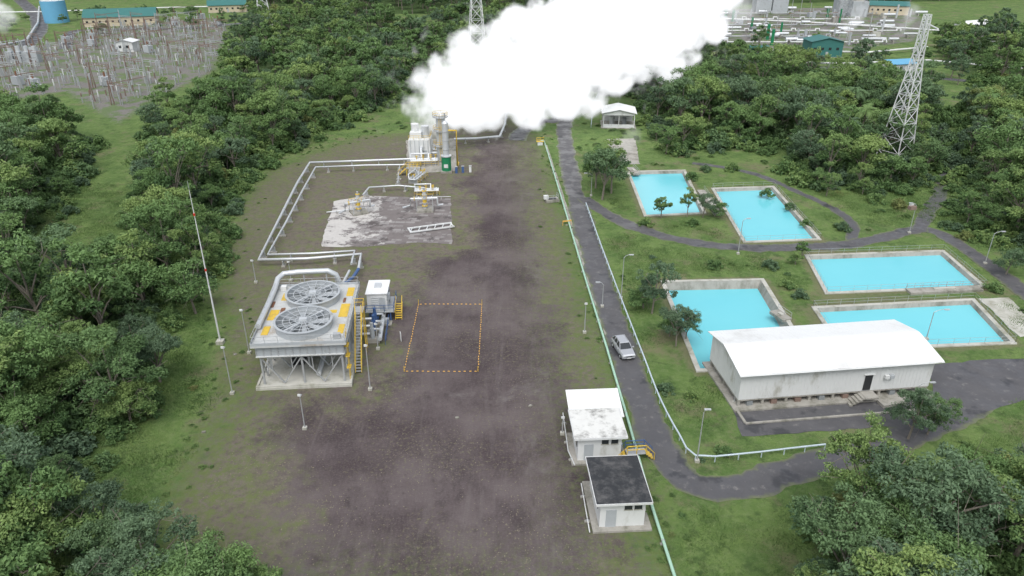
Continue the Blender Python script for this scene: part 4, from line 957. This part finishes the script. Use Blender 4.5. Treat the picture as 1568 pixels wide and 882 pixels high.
# ---------------------------------------------------------------- steam
def steam(name,path,nper,dens,emis,band,seed,sec=9,vox=0.9,nsc=0.16,thr=0.45,soft=0.35,amp=1.9,det=4):
    rng=np.random.RandomState(seed); V=[];F=[]
    t=(1+5**0.5)/2
    iv=np.array([(-1,t,0),(1,t,0),(-1,-t,0),(1,-t,0),(0,-1,t),(0,1,t),(0,-1,-t),(0,1,-t),(t,0,-1),(t,0,1),(-t,0,-1),(-t,0,1)]);iv/=np.linalg.norm(iv[0])
    iff=[(0,11,5),(0,5,1),(0,1,7),(0,7,10),(0,10,11),(1,5,9),(5,11,4),(11,10,2),(10,7,6),(7,1,8),(3,9,4),(3,4,2),(3,2,6),(3,6,8),(3,8,9),(4,9,5),(2,4,11),(6,2,10),(8,6,7),(9,8,1)]
    vv=[tuple(v) for v in iv]; ff=[]; cache={}
    def mid(a,b_):
        k=(min(a,b_),max(a,b_))
        if k not in cache:
            m=(np.array(vv[a])+np.array(vv[b_])); m/=np.linalg.norm(m); vv.append(tuple(m)); cache[k]=len(vv)-1
        return cache[k]
    for a,b_,c in iff:
        x,y,z=mid(a,b_),mid(b_,c),mid(c,a); ff+=[(a,x,z),(b_,y,x),(c,z,y),(x,y,z)]
    sv=np.array(vv)
    def ball(c,r):
        o=len(V); V.extend((sv*r+c).tolist()); F.extend([(a+o,b_+o,c_+o) for a,b_,c_ in ff])
    P=np.array(path,float)
    for i in range(len(P)-1):
        for j in range(nper):
            q=P[i]+(P[i+1]-P[i])*(j/nper); r=q[3]; c=q[:3]+rng.normal(size=3)*r*0.12
            ball(c,r*0.72)
            for k in range(sec):
                d=rng.normal(size=3); d/=np.linalg.norm(d); r2=r*rng.uniform(0.18,0.42); ball(c+d*(r*rng.uniform(0.55,0.85)),r2)
    me=bpy.data.meshes.new(name); me.from_pydata(V,[],F); o=bpy.data.objects.new(name,me); COL.objects.link(o)
    n=NT(name+'_vapour'); at=n.n('ShaderNodeAttribute',attribute_name='density').outputs['Fac']
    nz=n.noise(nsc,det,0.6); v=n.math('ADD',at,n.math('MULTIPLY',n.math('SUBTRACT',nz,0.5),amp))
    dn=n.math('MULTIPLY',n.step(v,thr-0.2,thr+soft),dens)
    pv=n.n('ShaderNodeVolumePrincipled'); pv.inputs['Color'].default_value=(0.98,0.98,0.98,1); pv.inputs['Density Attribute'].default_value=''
    n.put(pv.inputs['Density'],dn); n.put(pv.inputs['Emission Strength'],n.math('MULTIPLY',dn,emis)); pv.inputs['Emission Color'].default_value=(0.96,0.98,1,1)  # added glow: emission stands in for light scattered repeatedly inside the steam
    n.t.links.new(pv.outputs[0],n.out.inputs['Volume'])
    g=bpy.data.node_groups.new(name+'_gn','GeometryNodeTree'); g.interface.new_socket(name='Geometry',in_out='INPUT',socket_type='NodeSocketGeometry'); g.interface.new_socket(name='Geometry',in_out='OUTPUT',socket_type='NodeSocketGeometry')
    gi=g.nodes.new('NodeGroupInput'); go=g.nodes.new('NodeGroupOutput'); mv=g.nodes.new('GeometryNodeMeshToVolume'); sm=g.nodes.new('GeometryNodeSetMaterial'); sm.inputs['Material'].default_value=n.m
    try: mv.resolution_mode='VOXEL_SIZE'
    except Exception: pass
    mv.inputs['Voxel Size'].default_value=vox; mv.inputs['Interior Band Width'].default_value=band
    g.links.new(gi.outputs[0],mv.inputs[0]); g.links.new(mv.outputs[0],sm.inputs[0]); g.links.new(sm.outputs[0],go.inputs[0])
    md=o.modifiers.new('vapour','NODES'); md.node_group=g; me.materials.append(n.m)
    return o
def at(px,py,d,r):
    z=ZH(d,py); f=d*C_-(z-CAM_H)*S_; return ((px-CX)/FP*f,d,z,r)
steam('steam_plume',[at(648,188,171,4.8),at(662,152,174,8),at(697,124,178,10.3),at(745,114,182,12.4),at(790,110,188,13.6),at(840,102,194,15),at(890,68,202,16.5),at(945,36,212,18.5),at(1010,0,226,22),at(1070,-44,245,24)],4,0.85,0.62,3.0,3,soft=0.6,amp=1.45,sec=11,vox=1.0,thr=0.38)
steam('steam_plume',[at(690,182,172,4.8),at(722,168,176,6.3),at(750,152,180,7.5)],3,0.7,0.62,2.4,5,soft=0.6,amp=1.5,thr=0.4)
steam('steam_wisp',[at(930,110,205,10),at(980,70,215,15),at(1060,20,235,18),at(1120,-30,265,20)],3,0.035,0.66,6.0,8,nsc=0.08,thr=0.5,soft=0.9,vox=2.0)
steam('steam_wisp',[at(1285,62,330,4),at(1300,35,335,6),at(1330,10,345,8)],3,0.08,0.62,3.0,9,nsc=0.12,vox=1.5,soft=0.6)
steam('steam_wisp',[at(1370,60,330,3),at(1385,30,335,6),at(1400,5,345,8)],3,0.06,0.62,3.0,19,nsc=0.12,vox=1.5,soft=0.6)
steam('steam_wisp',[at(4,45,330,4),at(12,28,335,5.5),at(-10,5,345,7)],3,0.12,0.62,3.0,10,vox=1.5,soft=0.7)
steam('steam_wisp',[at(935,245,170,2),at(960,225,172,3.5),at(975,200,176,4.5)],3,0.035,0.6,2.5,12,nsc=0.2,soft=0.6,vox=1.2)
# ---------------------------------------------------------------- light
SE,SR=math.radians(58),math.radians(200)
w=bpy.data.worlds.new('World'); scene.world=w; w.use_nodes=True; nt=w.node_tree
sky=nt.nodes.new('ShaderNodeTexSky'); sky.sky_type='NISHITA'; sky.sun_disc=False; sky.sun_elevation=SE; sky.sun_rotation=SR; sky.air_density=1.0; sky.dust_density=4.0; sky.ozone_density=1.0
hs=nt.nodes.new('ShaderNodeHueSaturation'); hs.inputs['Saturation'].default_value=0.38; hs.inputs['Value'].default_value=1.4
bg=nt.nodes['Background']; bg.inputs['Strength'].default_value=0.15
nt.links.new(sky.outputs[0],hs.inputs['Color']); nt.links.new(hs.outputs[0],bg.inputs['Color'])
sd=bpy.data.lights.new('sun','SUN'); sd.energy=1.2; sd.angle=math.radians(28); sd.color=(1,0.985,0.96); so=bpy.data.objects.new('sun',sd); COL.objects.link(so)
so.rotation_euler=(math.radians(32),0,math.radians(20)); so.location=(0,0,100)
cd=bpy.data.cameras.new('camera'); cd.sensor_width=36; cd.lens=36*FP/1568; cd.clip_end=6000; cd.clip_start=0.5
co=bpy.data.objects.new('camera',cd); COL.objects.link(co); co.location=(0,0,CAM_H); co.rotation_euler=(math.pi/2-TH,0,0); scene.camera=co
scene.view_settings.view_transform='Standard'; scene.view_settings.look='None'; scene.view_settings.exposure=0
print('done',time.time()-T0)
